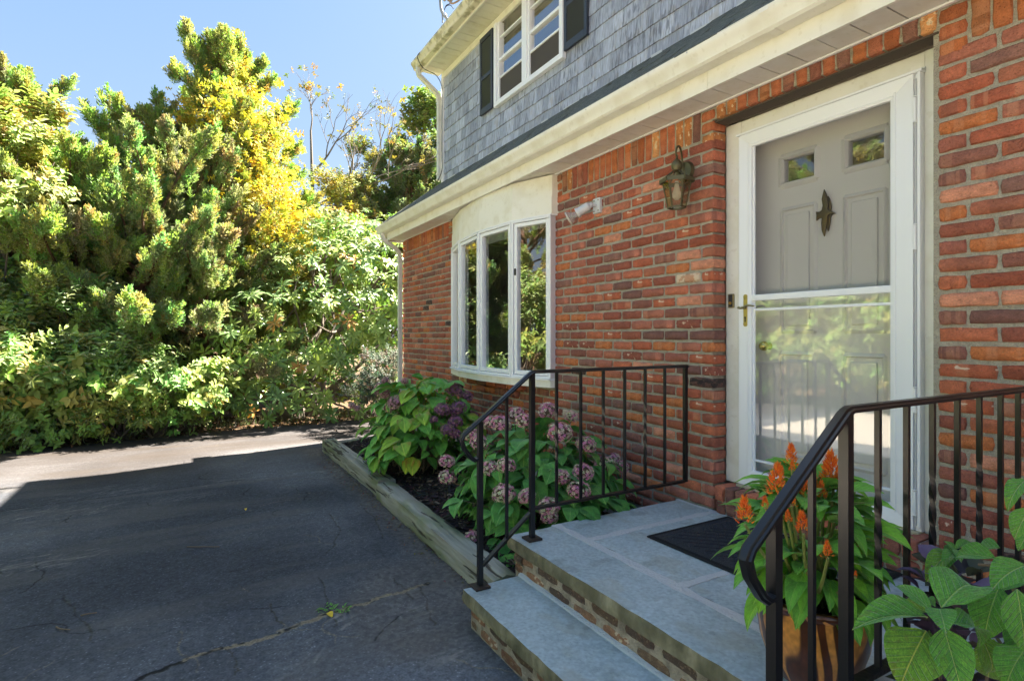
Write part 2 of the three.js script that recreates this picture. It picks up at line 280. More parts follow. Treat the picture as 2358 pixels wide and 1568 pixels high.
single('landscape_timber', timberGeo(2.2, 0.16, 0.15, 9), timberMat, 'weathered bed timber with deep long splits, ending at the stone steps', 'timber', V(-3.715, 0.062, 1.262), 'timbers edging the bed').rotation.y = -0.018;
single('landscape_timber', timberGeo(1.1, 0.14, 0.13, 13), timberMat, 'short dark timber closing the far end of the bed, running to the house', 'timber', V(-7.06, 0.055, 0.58), 'timbers edging the bed').rotation.y = Math.PI / 2;
// ---------------------------------------------------------------- the house
const house = thing('house', 'two storey house with red brick ground floor and grey cedar shingles above', 'house');
const white = std(lin(0.82, 0.82, 0.81), 0.42), whiteBump = tex(256, 256, (u, v) => 128 + 60 * (fbm(u, v, 4, 64, 3, 3) - 0.5), false);
const dirtMap = tex(512, 512, (u, v) => { const n = fbm(u, v, 10, 10, 5, 7), m = fbm(u, v, 40, 40, 3, 17); let c = [244, 242, 234]; c = mc(c, [224, 218, 200], sst(0.4, 0.85, n) * 0.5); return mc(c, [200, 192, 172], sst(0.66, 0.85, m) * 0.2); });
const trimPaint = std(lin(0.9, 0.9, 0.89), 0.45, { map: dirtMap, bumpMap: whiteBump, bumpScale: 0.0006 });
const cream = std(lin(0.93, 0.92, 0.88), 0.5, { map: dirtMap });
const dirtyMap = tex(512, 512, (u, v) => { const n = fbm(u, v, 14, 14, 5, 27); return mc([232, 228, 212], [150, 144, 116], sst(0.45, 0.7, n) * 0.6); });
const creamDirty = std(lin(0.9, 0.88, 0.8), 0.6, { map: dirtyMap });
const vinyl = std(lin(0.86, 0.85, 0.83), 0.5, { map: dirtMap });
const dark = std(lin(0.03, 0.03, 0.03), 0.8);
const innerWall = std(lin(0.42, 0.36, 0.28), 0.9);

// --- brick skins: one atlas of 48 pieces, 4 across and 12 down
const brickPal = [[168, 88, 60], [176, 96, 66], [158, 78, 54], [184, 104, 74], [150, 74, 54], [140, 66, 48], [162, 92, 72], [172, 100, 80], [132, 80, 66], [122, 76, 66], [146, 92, 76], [190, 98, 58], [180, 82, 46], [156, 66, 38], [118, 68, 56], [108, 72, 66],
  [164, 82, 52], [178, 92, 58], [150, 86, 66], [194, 128, 96], [138, 74, 58], [166, 76, 46], [130, 62, 46], [186, 112, 84], [200, 108, 46], [120, 84, 74], [152, 70, 44], [170, 94, 64], [210, 172, 132], [64, 50, 46], [158, 84, 62], [174, 108, 86],
  [186, 100, 46], [170, 84, 38], [196, 124, 60], [150, 74, 38], [108, 66, 40], [204, 146, 84], [178, 92, 40], [162, 96, 48], [108, 84, 64], [90, 70, 54], [124, 92, 70], [84, 68, 56], [134, 96, 72], [100, 78, 60], [76, 62, 52], [116, 82, 60]];
const skinAt = (u, v) => [Math.floor(v * 12) * 4 + Math.floor(u * 4), (u * 4) % 1, (v * 12) % 1];
const brickMap = tex(1024, 1020, (u, v) => {
  const [k, s, t] = skinAt(u, v), R = (i) => hash(k, i, 99), b = k < 40 ? mc(ms(brickPal[k], 0.84 + 0.26 * hash(k, 12, 7)), [150, 104, 88], 0.36) : brickPal[k], n = fbm(s, t, 5, 2, 4, 200 + k), f = fbm(s, t, 40, 14, 2, 300 + k), sp = hash(Math.floor(u * 1024), Math.floor(v * 1020), 8);
  let c = ms(b, 0.92 + 0.32 * n); c = ms(c, 0.88 + 0.24 * f);
  if (R(1) < 0.45) { const w = fbm(s, 0.5, 4 + Math.floor(R(2) * 4), 2, 2, 400 + k); c = mc(c, R(3) < 0.7 ? [210, 150, 116] : [124, 78, 66], sst(0.48, 0.58, w) * (0.2 + 0.25 * R(4))); }
  if (k === 29) c = mc(c, [50, 41, 38], sst(0.42, 0.56, fbm(s, t, 5, 3, 4, 500 + k)) * 0.9);
  if (k === 28 || R(6) < 0.1) c = mc(c, [222, 204, 176], sst(k === 28 ? 0.52 : 0.64, k === 28 ? 0.6 : 0.7, fbm(s, t, 6, 3, 4, 600 + k)) * 0.8);
  if (k >= 40) c = mc(c, [160, 136, 104], sst(0.6, 0.72, fbm(s, t, 12, 5, 3, 640 + k)) * 0.5);
  if (sp > 0.994) c = [214, 200, 184]; else if (sp < 0.012) c = ms(c, 0.45);
  const e = Math.min(Math.min(s, 1 - s) * 3.3, Math.min(t, 1 - t)) + (fbm(s, t, 16, 6, 2, 700 + k) - 0.5) * 0.16; c = mc(c, [150, 140, 124], sst(0.03, -0.06, e) * 0.6);
  return c;
}, true, false);
const brickBump = tex(1024, 1020, (u, v) => { const [k, s, t] = skinAt(u, v); return 160 + 120 * (fbm(s, t, 8, 3, 5, 800 + k) - 0.5) - 110 * sst(0.72, 0.8, fbm(s, t, 40, 14, 2, 820 + k)); }, false, false);
const brickMat = std(0xffffff, 0.9, { map: brickMap, bumpMap: brickBump, bumpScale: 0.006 });
const mortarMat = std(0xffffff, 0.98, { map: tex(512, 512, (u, v) => ms(mc([146, 140, 125], [184, 176, 158], fbm(u, v, 20, 20, 4, 41)), 0.85 + 0.3 * hash(Math.floor(u * 512), Math.floor(v * 512), 6))), bumpMap: grain, bumpScale: 0.01 });

function brickGeo(len, ht, dep, skin, seed, rough = 1) {
  const r = rng(seed), sx = skin % 4, sy = Math.floor(skin / 4), hx = len / 2, hy = ht / 2, out = [], J = 0.0026 * rough;
  for (let i = 0; i < 4; i++) out.push([mix(-hx, hx, i / 4), -hy]); for (let i = 0; i < 2; i++) out.push([hx, mix(-hy, hy, i / 2)]); for (let i = 0; i < 4; i++) out.push([mix(hx, -hx, i / 4), hy]); for (let i = 0; i < 2; i++) out.push([-hx, mix(hy, -hy, i / 2)]);
  const n = out.length, A = [], B = [], C = [];
  for (const [x, y] of out) {
    const cor = Math.abs(x) > hx - 1e-6 && Math.abs(y) > hy - 1e-6 ? 0.004 * rough : 0, x1 = x - Math.sign(x) * cor + (r() - 0.5) * 2 * J, y1 = y - Math.sign(y) * cor * 0.6 + (r() - 0.5) * 2 * J, e = 0.004 + 0.003 * r() * rough;
    A.push(V(x1, y1, -dep)); B.push(V(x1, y1, -0.005 - 0.003 * r())); C.push(V(x1 - Math.sign(x) * (Math.abs(x) > hx - 1e-6 ? e : 0), y1 - Math.sign(y) * (Math.abs(y) > hy - 1e-6 ? e : 0), (r() - 0.5) * 0.003 * rough));
  }
  const P = [], U = [], I = [];
  const add = (v) => {
    let s = v.x / len + 0.5, t = v.y / ht + 0.5; const b = -v.z;
    if (b > 0.02) { if (Math.abs(v.x) > hx - 0.006) s = v.x > 0 ? 1 - b / len : b / len; else t = v.y > 0 ? 1 - Math.min(0.9, b / ht * 0.6) : Math.min(0.9, b / ht * 0.6); }
    P.push(v.x, v.y, v.z); U.push((sx + clamp(s, 0.01, 0.99)) / 4, (sy + clamp(t, 0.02, 0.98)) / 12);
  };
  A.forEach(add); B.forEach(add); C.forEach(add); add(V(0, 0, (r() - 0.5) * 0.002)); add(V(-hx / 2, 0, 0)); add(V(hx / 2, 0, 0));
  for (let i = 0; i < n; i++) { const j = (i + 1) % n; I.push(i, j, n + j, i, n + j, n + i, n + i, n + j, 2 * n + j, n + i, 2 * n + j, 2 * n + i); const m = (out[i][0] + out[j][0]) / 2, c = m < -hx * 0.3 ? 3 * n + 1 : m > hx * 0.3 ? 3 * n + 2 : 3 * n; I.push(2 * n + i, 2 * n + j, c); }
  I.push(2 * n + 1, 3 * n, 3 * n + 1, 2 * n + 3, 3 * n + 2, 3 * n, 2 * n + 9, 3 * n + 1, 3 * n, 2 * n + 7, 3 * n, 3 * n + 2);
  const g = new THREE.BufferGeometry(); g.setAttribute('position', new THREE.Float32BufferAttribute(P, 3)); g.setAttribute('uv', new THREE.Float32BufferAttribute(U, 2)); g.setIndex(I);
  return toCreasedNormals(g, 0.95);
}
const brickCache = {};
const brickOf = (len, ht, skin, v, dep = 0.1, rough = 1) => { const L = Math.round(len * 100) / 100, k = [L, ht.toFixed(3), skin, v, dep].join('_'); return brickCache[k] ??= brickGeo(L, ht, dep, skin, skin * 31 + v * 7 + Math.round(L * 1000), rough); };
const bricks = [];      // {x, y, z, len, ht, skin, roll}
const COURSE = (2.605 - 0.22) / 33, BH = 0.0565, JX = 0.0135;
{
  const r = rng(77), skinW = () => { const k = r(); return k < 0.012 ? 29 : k < 0.022 ? 28 : k < 0.06 ? 24 : Math.floor(r() * 28); };
  const put = (x, y, len, ht, o = {}) => bricks.push({ x: x + (r() - 0.5) * 0.003, y: y + (r() - 0.5) * 0.003, z: (r() - 0.5) * 0.005, len, ht, skin: skinW(), v: Math.floor(r() * 2), ...o });
  const fill = (x0, x1, y, row, fromRight, ht = BH) => {          // one course between two ends, quoined at the side given
    let x = fromRight ? x1 : x0; const dir = fromRight ? -1 : 1, end = fromRight ? x0 : x1; let first = true;
    while ((end - x) * dir > 0.03) {
      let L = 0.198 - (r() < 0.1 ? 0.01 : 0); if (first && row % 2) L = 0.096; first = false;
      let left = (end - x) * dir; if (left - L - JX < 0.045) L = left; put(x + dir * L / 2, y, L, ht); x += dir * (L + JX);
    }
  };
  for (let k = 0; k < 33; k++) {
    const y = 0.22 + (k + 0.5) * COURSE;
    fill(-1.168, 1.6, y, k, false);
    if (y < 0.967) fill(-7.96, -2.335, y, k, true); else { fill(-4.03, -2.335, y, k, true); fill(-7.96, -6.2, y, k, true); }
  }
  for (let k = 33; k < 36; k++) { const y = 0.22 + (k + 0.5) * COURSE * 0.985; for (const x of [-2.385, -3.98, -6.25, -7.91, -1.118]) put(x, y, 0.098, BH, { skin: 32 + Math.floor(r() * 8) }); }
  const soldier = (x0, x1, y0, y1) => { const n = Math.round((x1 - x0) / 0.0715); for (let i = 0; i < n; i++) put(x0 + (x1 - x0) * (i + 0.5) / n, (y0 + y1) / 2, y1 - y0, (x1 - x0) / n - 0.0115, { roll: Math.PI / 2, skin: r() < 0.75 ? 32 + Math.floor(r() * 8) : Math.floor(r() * 28) }); };  // mostly orange skins: warm light under the soffit put into the brick colour
  soldier(-3.925, -2.44, 2.612, 2.81); soldier(-7.855, -6.305, 2.612, 2.81); soldier(-1.06, 1.6, 2.612, 2.81); soldier(-2.325, -1.172, 2.7, 2.815);
  // rowlock sill under the door and the two corbelled courses under the bow window
  for (let i = 0; i < 16; i++) { const x = -2.315 + (i + 0.5) * 0.0722; put(x, 0.482, 0.086, 0.0615, { roll: Math.PI / 2, z: 0.03, skin: [9, 15, 4, 20, 14, 8, 22, 5, 0, 10][Math.floor(r() * 10)], dep: 0.14 }); put(x + 0.004, 0.397, 0.07, 0.062, { roll: Math.PI / 2, z: 0.022, skin: [9, 15, 4, 20, 14, 8, 22, 5, 0, 10][Math.floor(r() * 10)] }); }
  for (let k = 0; k < 2; k++) for (let i = 0; i < 5 - k; i++) put(-5.45 + i * 0.21 + k * 0.1, 0.93 - k * COURSE, 0.2, BH, { z: 0.1 - 0.05 * k });
}
const wall = sub('brick_wall', house);
{
  const pierBox = [box(-1.19, 1.6, 0.0, 2.85, -0.11, -0.0095), box(-4.01, -2.355, 0.21, 2.85, -0.11, -0.0095), box(-6.22, -4.01, 0.21, 0.966, -0.11, -0.0095), box(-7.94, -6.22, 0.21, 2.85, -0.11, -0.0095), box(-2.355, -1.19, 2.712, 2.85, -0.11, -0.0095), box(-2.3, -1.19, 0.33, 0.516, -0.11, 0.012)];
  part('mortar', merge(pierBox.map((g) => muv(g, 2))), mortarMat, wall);
  part('foundation', merge([box(-7.93, -2.4, -0.1, 0.212, -0.2, -0.006), box(-2.4, 1.6, -0.1, 0.33, -0.2, -0.02)]), std(lin(0.42, 0.41, 0.38), 0.95, { bumpMap: grain, bumpScale: 0.006 }), wall);
  const q = new THREE.Matrix4(), e = new THREE.Euler(), r = rng(3);
  for (const b of bricks) { const p = project(V(b.x, b.y, 0)); b.show = p[2] > 0.2 && p[0] > -20 && p[0] < 2380 && p[1] > -30 && p[1] < 1590 ? b.len * b.ht / p[2] / p[2] * (b.roll ? 1.1 : 1) : -1; }
  const rank = [...bricks].sort((a, b) => b.show - a.show); rank.slice(0, 300).forEach((b) => (b.own = true));
  const rest = [];
  for (const b of bricks) {
    const g = brickOf(b.len, b.ht, b.skin, b.v, b.dep ?? 0.1); e.set((r() - 0.5) * 0.012, (r() - 0.5) * 0.012, (b.roll ?? 0) + (r() - 0.5) * 0.014); q.makeRotationFromEuler(e).setPosition(b.x, b.y, b.z);
    if (b.own) place(part('brick', g, brickMat, wall), q); else rest.push([g, q.clone()]);
  }
  stuff(part('bricks_farther_off', merge(rest), brickMat, wall));
}
part('lintel', box(-2.334, -1.17, 2.686, 2.694, -0.1, -0.002), std(lin(0.08, 0.058, 0.042), 0.85), house);

// --- shell that closes the rooms
{
  const shell = [box(-7.93, -6.2, 0, 2.8, -0.22, -0.112), box(-4.05, -2.38, 0, 2.8, -0.22, -0.112), box(-6.2, -4.05, 0, 0.964, -0.22, -0.112), box(-6.2, -4.05, 2.45, 2.8, -0.22, -0.112), box(-1.14, 4, 0, 2.8, -0.22, -0.112), box(-2.38, -1.14, 0, 0.5, -0.3, -0.112), box(-2.38, -1.14, 2.6, 2.8, -0.3, -0.25)];
  part('inner_wall', merge([...shell, box(-7.9, 4, 0.3, 5.3, -8.1, -8), box(-2.58, -2.48, 0.36, 2.8, -8, -0.3), box(-7.9, 4, 2.83, 2.95, -8, -0.12), box(-7.9, 4, 5.42, 5.5, -8, -0.7)]), innerWall, house);
  part('floor', box(-7.9, 4, 0.3, 0.4, -8, -0.23), std(lin(0.12, 0.08, 0.05), 0.5), house);
  part('side_wall', merge([box(-7.95, -7.88, -0.1, 2.86, -8.1, -0.02), box(4, 4.1, -0.1, 5.5, -8.1, -0.02), box(-7.97, -7.9, 2.86, 5.45, -8.1, -0.66)]), std(lin(0.3, 0.3, 0.31), 0.9), house);
  part('gable', merge([extrudeX([[-0.7, 5.5], [-8.1, 5.5], [-4.4, 7.7]], -7.97, -7.9), extrudeX([[-0.7, 5.5], [-8.1, 5.5], [-4.4, 7.7]], 4, 4.08)]), std(lin(0.3, 0.3, 0.31), 0.9), house);
}
// --- roofs
const granules = tex(512, 512, (u, v) => ms(mc([52, 56, 52], [118, 120, 110], fbm(u, v, 30, 60, 3, 19)), 0.65 + 0.7 * hash(Math.floor(u * 512), Math.floor(v * 512), 9)));
const shingleMat = std(0xffffff, 0.95, { map: granules, bumpMap: grain, bumpScale: 0.004 });
{
  const roof = sub('lower_roof', house), a = V(0, 2.965, 0.35), b = V(0, 3.72, -0.64), d = b.clone().sub(a), L = d.length(), sl = Math.atan2(d.y, -d.z);
  part('roof_deck', extrudeX([[0.35, 2.955], [-0.66, 3.71], [-0.66, 2.9], [0.24, 2.9]], -8.0, 4), dark, roof);
  const r = rng(66);
  for (let k = 0; k < 9; k++) {              // a course of tabs each
    const L0 = k * L / 9 - (k ? 0.0 : 0.02), tabs = []; let x = -8.03 - (k % 2) * 0.15;
    while (x < 4) { const w = 0.302, x0 = Math.max(x, -8.03), x1 = Math.min(x + w - 0.008, 4); if (x1 - x0 > 0.02) { const t = 0.009 + r() * 0.008, g = box(x0, x1, 0, t, -(L / 9 + 0.035), 0).rotateX(0.022 + r() * 0.012); g.translate(0, 0, -L0 + (r() - 0.5) * 0.01); tabs.push(g); } x += w; }
    const g = muv(merge(tabs), 1.5, k * 0.17, k * 0.31); g.rotateX(sl).translate(0, a.y + 0.004, a.z); part('shingle_course', g, shingleMat, roof);
  }
  part('drip_edge', box(-8.03, 4, 2.93, 2.952, 0.352, 0.356), white, roof);
  const fl = []; const q = rng(5); for (let x = -7.7; x < 0; x += 0.42) if (q() < 0.7) fl.push(box(x, x + 0.12 + 0.16 * q(), 3.705, 3.728 + 0.012 * q(), -0.612, -0.606)); part('flashing', merge(fl), std(lin(0.5, 0.52, 0.54), 0.5, { metalness: 0.3 }), roof);
  const up = sub('upper_roof', house);
  part('roof_slab', extrudeX([[-0.22, 5.5], [-4.4, 8.0], [-8.6, 5.5], [-8.6, 5.42], [-8.1, 5.42], [-4.4, 7.72], [-0.7, 5.46], [-0.3, 5.42]], -8.12, 4.1), shingleMat, up);
}
function gutterGeo(z, y, x0, x1, h = 0.1, w = 0.12) {
  const o = [[0, h], [0, 0], [0.072, 0], [0.085, 0.012], [0.089, 0.03], [0.1, 0.05], [0.115, 0.066], [w, 0.08], [w, h], [w - 0.012, h + 0.003]], i = [[w - 0.006, h - 0.004], [w - 0.006, 0.082], [0.11, 0.07], [0.094, 0.052], [0.083, 0.032], [0.078, 0.014], [0.07, 0.005], [0.004, 0.005], [0.004, h]];
  return toCreasedNormals(merge([extrudeX([...o, ...i].map(([a, b]) => [z + a, y + b]), x0, x1), extrudeX(o.slice(0, 9).map(([a, b]) => [z + a, y + b]), x0 - 0.004, x0)]), 0.5);
}
const dsProf = [[-0.036, -0.024], [-0.018, -0.027], [-0.009, -0.024], [0.009, -0.024], [0.018, -0.027], [0.036, -0.024], [0.036, 0.024], [0.018, 0.027], [0.009, 0.024], [-0.009, 0.024], [-0.018, 0.027], [-0.036, 0.024]];
{
  // lower eave
  const e = sub('lower_eave', house), gm = std(lin(0.92, 0.91, 0.87), 0.32, { map: dirtMap });
  part('gutter', gutterGeo(0.256, 2.868, -8.06, 4), gm, e);
  for (const [x0, x1] of [[-8.02, -4.52], [-4.517, -2.17], [-2.167, 1.0], [1.003, 4]]) part('fascia_board', box(x0, x1, 2.77, 2.885, 0.232, 0.25), cream, e);
  part('eave_end', box(-8.02, -7.965, 2.77, 2.96, -0.02, 0.23), cream, e);
  for (let x = -7.96, i = 0; x < 1.4; x += 0.152, i++) part('soffit_panel', box(x, x + 0.1455, 2.79 + (i % 3) * 0.001, 2.797, 0.004, 0.231), vinyl, e);
  part('soffit_backing', box(-8, 4, 2.8, 2.812, -0.1, 0.231), std(lin(0.1, 0.1, 0.09), 0.9), e);
  part('soffit_channel', merge([box(-7.96, -6.2, 2.779, 2.7885, 0.006, 0.022), box(-4.0, 1.4, 2.779, 2.7885, 0.006, 0.022)]), white, e);
  for (const x of [-4.9, -1.75]) part('gutter_seam', gutterGeo(0.2535, 2.8655, x, x + 0.05, 0.1015, 0.125), gm, e);
  for (let x = -7.6; x < 0; x += 0.9) part('gutter_screw', new THREE.SphereGeometry(0.005, 6, 4).translate(x, 2.955, 0.377), std(lin(0.5, 0.5, 0.5), 0.4), e);
  // upper eave
  const u = sub('upper_eave', house);
  part('gutter', gutterGeo(-0.318, 5.405, -8.14, 4, 0.11, 0.125), creamDirty, u);
  part('fascia_board', box(-8.1, 4, 5.375, 5.5, -0.345, -0.322), cream, u);
  part('eave_end', box(-8.1, -8.0, 5.395, 5.52, -0.63, -0.346), cream, u);
  for (let x = -7.995, i = 0; x < -1; x += 0.152, i++) part('soffit_panel', box(x, x + 0.1455, 5.39 + (i % 3) * 0.001, 5.398, -0.628, -0.346), std.sof ??= std(lin(0.8, 0.78, 0.68), 0.55, { map: dirtMap }), u);
  part('soffit_backing', box(-8, 4, 5.401, 5.412, -0.7, -0.345), std(lin(0.1, 0.1, 0.09), 0.9), u);
  part('frieze_board', box(-8.0, 4, 5.3, 5.389, -0.66, -0.628), cream, u);
  // downspouts
  const dw = std(lin(0.78, 0.79, 0.78), 0.4, { map: dirtMap });
  const d1 = part('downspout', sweep([V(-7.93, 2.9, 0.31), V(-7.93, 2.83, 0.31), V(-7.93, 2.78, 0.29), V(-7.94, 2.66, 0.1), V(-7.945, 2.6, 0.055), V(-7.945, 2.5, 0.045), V(-7.945, 1.0, 0.045), V(-7.945, 0.22, 0.045), V(-7.945, 0.1, 0.12)], dsProf, V(0, 0.05, 1)), dw, house);
  part('strap', box(-8.0, -7.9, 2.48, 2.51, 0.0, 0.077), dw, d1);
  const d2 = part('downspout', sweep([V(-8.03, 5.43, -0.26), V(-8.03, 5.36, -0.26), V(-8.03, 5.3, -0.28), V(-8.03, 5.12, -0.53), V(-8.03, 5.06, -0.585), V(-8.03, 4.96, -0.6), V(-8.03, 3.8, -0.6), V(-8.03, 3.77, -0.58)], dsProf, V(0, 0.05, 1)), dw, house);
  part('strap', box(-8.08, -7.985, 4.98, 5.03, -0.64, -0.57), dw, d2); part('strap', box(-8.08, -7.985, 3.86, 3.89, -0.64, -0.57), dw, d2);
  part('corner_board', box(-8.0, -7.93, 3.5, 5.3, -0.66, -0.622), white, house);
  part('cable', tube(curve([V(-7.78, 5.52, -0.2), V(-7.8, 5.46, -0.17), V(-7.83, 5.33, -0.26), V(-7.9, 5.3, -0.5), V(-7.945, 5.18, -0.61), V(-7.95, 4.8, -0.616), V(-7.95, 4.2, -0.614), V(-7.95, 3.9, -0.612), V(-8.0, 3.72, -0.55)], 40), 0.006, 5), dark, house);
}
// --- cedar shingles of the upper storey
const cedarSkin = (u, v) => [Math.floor(v * 4) * 8 + Math.floor(u * 8), (u * 8) % 1, (v * 4) % 1];
const cedarMap = tex(1024, 1024, (u, v) => {
  const [k, s, t] = cedarSkin(u, v), R = (i) => hash(k, i, 55), g = fbm(s, t, 22, 3, 4, 900 + k), b = mc([148, 156, 174], [188, 196, 214], R(1));
  let c = ms(b, 0.8 + 0.36 * g); c = mc(c, [168, 146, 116], sst(0.5, 0.8, fbm(s, t, 3, 2, 3, 930 + k)) * 0.25 * R(2));
  const st = fbm(s, t, 9, 2, 3, 960 + k); c = mc(c, [56, 58, 66], sst(0.52, 0.72, st + (0.28 - t) * 0.35 * R(3)) * 0.42 * R(4)); return ms(c, 0.95 + 0.1 * hash(Math.floor(u * 1024), Math.floor(v * 1024), 3));
}, true, false);
const cedarBump = tex(1024, 1024, (u, v) => { const [k, s, t] = cedarSkin(u, v); return 255 * fbm(s, t, 26, 2, 3, 900 + k); }, false, false);
const cedarMat = std(0xffffff, 0.9, { map: cedarMap, bumpMap: cedarBump, bumpScale: 0.003 });
{
  const w = sub('shingle_wall', house); part('sheathing', merge([box(-7.96, -6.2, 3.4, 5.4, -0.75, -0.66), box(-4.8, 4, 3.4, 5.4, -0.75, -0.66), box(-6.2, -4.8, 3.4, 4.3, -0.75, -0.66)]), dark, w);
  const r = rng(21), list = [], cache = {}, EXP = 0.163;
  for (let k = 0; k < 12; k++) {
    const y0 = 3.52 + k * EXP; let x = -7.928;
    while (x < 2.5) {
      let wd = 0.07 + 0.03 * Math.floor(r() * 5) + 0.01; const x1 = x + wd;
      const cut = y0 + 0.05 > 4.25 && x1 > -6.24 && x < -4.76; if (!cut) list.push({ x: x + wd / 2, y: y0 + (r() - 0.5) * 0.006, w: wd - 0.004, skin: Math.floor(r() * 32), t: (r() - 0.5) * 0.01 });
      x = x1;
    }
  }
  for (const s of list) { const p = project(V(s.x, s.y + 0.08, -0.63)), vis = p[0] > -10 && p[0] < 2370 && p[1] > -60 && s.y > 3.66; s.show = vis ? s.w / p[2] / p[2] : -1; }
  [...list].sort((a, b) => b.show - a.show).slice(0, 300).forEach((s) => (s.own = true));
  const geo = (wd, skin) => cache[wd.toFixed(3) + '_' + skin] ??= (() => {
    const h = 0.185, g = new THREE.BufferGeometry(), bt = 0.022, tt = 0.008, hw = wd / 2, jag = (hash(skin, 4, 4) - 0.5) * 0.008;
    const P = [[-hw, 0, 0], [hw, jag, 0], [hw, jag, bt], [-hw, 0, bt], [-hw, h, 0], [hw, h, 0], [hw, h, tt], [-hw, h, tt]], pos = [], uv = [], q = (a, b, c, d, f) => { for (const i of [a, b, c, a, c, d]) { pos.push(...P[i]); const s = P[i][0] / wd + 0.5, t = P[i][1] / h; uv.push((skin % 8 + clamp(s, 0.02, 0.98)) / 8, (Math.floor(skin / 8) + clamp(f ? 0.02 : t, 0.02, 0.98)) / 4); } };
    q(3, 2, 6, 7); q(0, 1, 2, 3, 1); q(1, 5, 6, 2); q(4, 0, 3, 7); return soup(pos, uv);
  })();
  const m = new THREE.Matrix4(), rest = [];
  for (const s of list) { const g = geo(s.w, s.skin); m.makeRotationZ(s.t).setPosition(s.x, s.y, -0.659); if (s.own) place(part('shingle', g, cedarMat, w), m); else rest.push([g, m.clone()]); }
  stuff(part('shingles_farther_off', merge(rest), cedarMat, w));
}
// --- windows
const glassM = phys(0xffffff, 0.0, { transmission: 1, thickness: 0, ior: 2.8 }), glassUp = phys(0xffffff, 0.0, { transmission: 1, thickness: 0, ior: 3.4 }), glassDoor = phys(0xffffff, 0.03, { transmission: 1, thickness: 0, ior: 2.2 });
const vinylWhite = std(lin(0.86, 0.87, 0.88), 0.35);
const screenM = std(lin(0.07, 0.07, 0.07), 0.8, { transparent: true, opacity: 0.24 });
{
  const bow = sub('bow_window', house), pts = [[-6.19, -0.02], [-6.15, 0.02], [-5.63, 0.165], [-5.02, 0.232], [-4.42, 0.2], [-3.995, 0.055], [-3.985, -0.012]], lip = (o) => pts.map(([x, z]) => [x, z + o]);
  const foot = (o, back = -0.2) => [...lip(o), [-4.06, back], [-6.19, back]];
  part('seat_board', extrudeY(foot(0.012), 0.968, 1.028), cream, bow);
  part('sill', extrudeY(foot(0.03), 1.029, 1.043), vinylWhite, bow);
  part('header_board', extrudeY(foot(-0.006), 2.6, 2.778), cream, bow);
  part('header_board', extrudeY(foot(0.0), 2.446, 2.599), cream, bow);
  part('head_trim', extrudeY(foot(0.012), 2.434, 2.445), vinylWhite, bow);
  for (let i = 1; i < 5; i++) {
    const [x0, z0] = pts[i], [x1, z1] = pts[i + 1], L = Math.hypot(x1 - x0, z1 - z0), a = Math.atan2(-(z1 - z0), x1 - x0);
    const lite = new THREE.Matrix4().makeRotationY(a).setPosition((x0 + x1) / 2, 0, (z0 + z1) / 2), add = (n, g, m) => part(n, g.applyMatrix4(lite), m, bow), h = L / 2;
    const e = 0.024;
    add('frame', merge([rbox(-h + 0.003, -h + e, 1.044, 2.433, -0.1, 0.012, 0.003), rbox(h - e, h - 0.003, 1.044, 2.433, -0.1, 0.012, 0.003), rbox(-h + e, h - e, 1.044, 1.062, -0.1, 0.012, 0.003), rbox(-h + e, h - e, 2.415, 2.433, -0.1, 0.012, 0.003)]), vinylWhite);
    const s = h - e - 0.004;
    add('sash', merge([rbox(-s, -s + 0.034, 1.066, 2.411, -0.055, 0.002, 0.005), rbox(s - 0.034, s, 1.066, 2.411, -0.055, 0.002, 0.005), rbox(-s + 0.034, s - 0.034, 1.066, 1.102, -0.055, 0.002, 0.005), rbox(-s + 0.034, s - 0.034, 2.377, 2.411, -0.055, 0.002, 0.005)]), vinylWhite);
    add('pane', new THREE.PlaneGeometry(2 * s - 0.05, 1.3).translate(0, 1.74, -0.025), glassM);
    if (i === 4) add('latch', rbox(-s + 0.008, -s + 0.026, 1.95, 2.01, 0.002, 0.014, 0.004), dark);
  }
}
{
  const w = sub('upper_window', house), z = -0.64;
  part('casing', merge([rbox(-6.25, -6.19, 4.255, 5.3, z, z + 0.05), rbox(-4.82, -4.755, 4.255, 5.3, z, z + 0.05), rbox(-5.575, -5.475, 4.31, 5.3, z, z + 0.045), rbox(-6.19, -4.82, 4.255, 4.31, z, z + 0.055)]), vinylWhite, w);
  for (const [x0, x1] of [[-6.19, -5.575], [-5.475, -4.82]]) {
    part('sash_frame', merge([rbox(x0, x0 + 0.035, 4.31, 5.3, z - 0.05, z + 0.025), rbox(x1 - 0.035, x1, 4.31, 5.3, z - 0.05, z + 0.025), rbox(x0 + 0.035, x1 - 0.035, 4.31, 4.345, z - 0.05, z + 0.02), rbox(x0 + 0.035, x1 - 0.035, 4.81, 4.845, z - 0.05, z + 0.022), rbox(x0 + 0.035, x1 - 0.035, 4.595, 4.618, z - 0.04, z + 0.018), rbox(x0 + 0.035, x1 - 0.035, 5.1, 5.118, z - 0.04, z + 0.012)]), vinylWhite, w);
    part('pane', new THREE.PlaneGeometry(x1 - x0 - 0.07, 0.73).translate((x0 + x1) / 2, 4.98, z - 0.01), glassUp, w);
    part('insect_screen', new THREE.PlaneGeometry(x1 - x0 - 0.07, 0.26).translate((x0 + x1) / 2, 4.47, z + 0.004), std.scr ??= std(lin(0.07, 0.06, 0.05), 0.85), w);
  }
  part('room_back', box(-6.4, -4.6, 4.0, 5.4, -3.2, -3.15), innerWall, w);
}
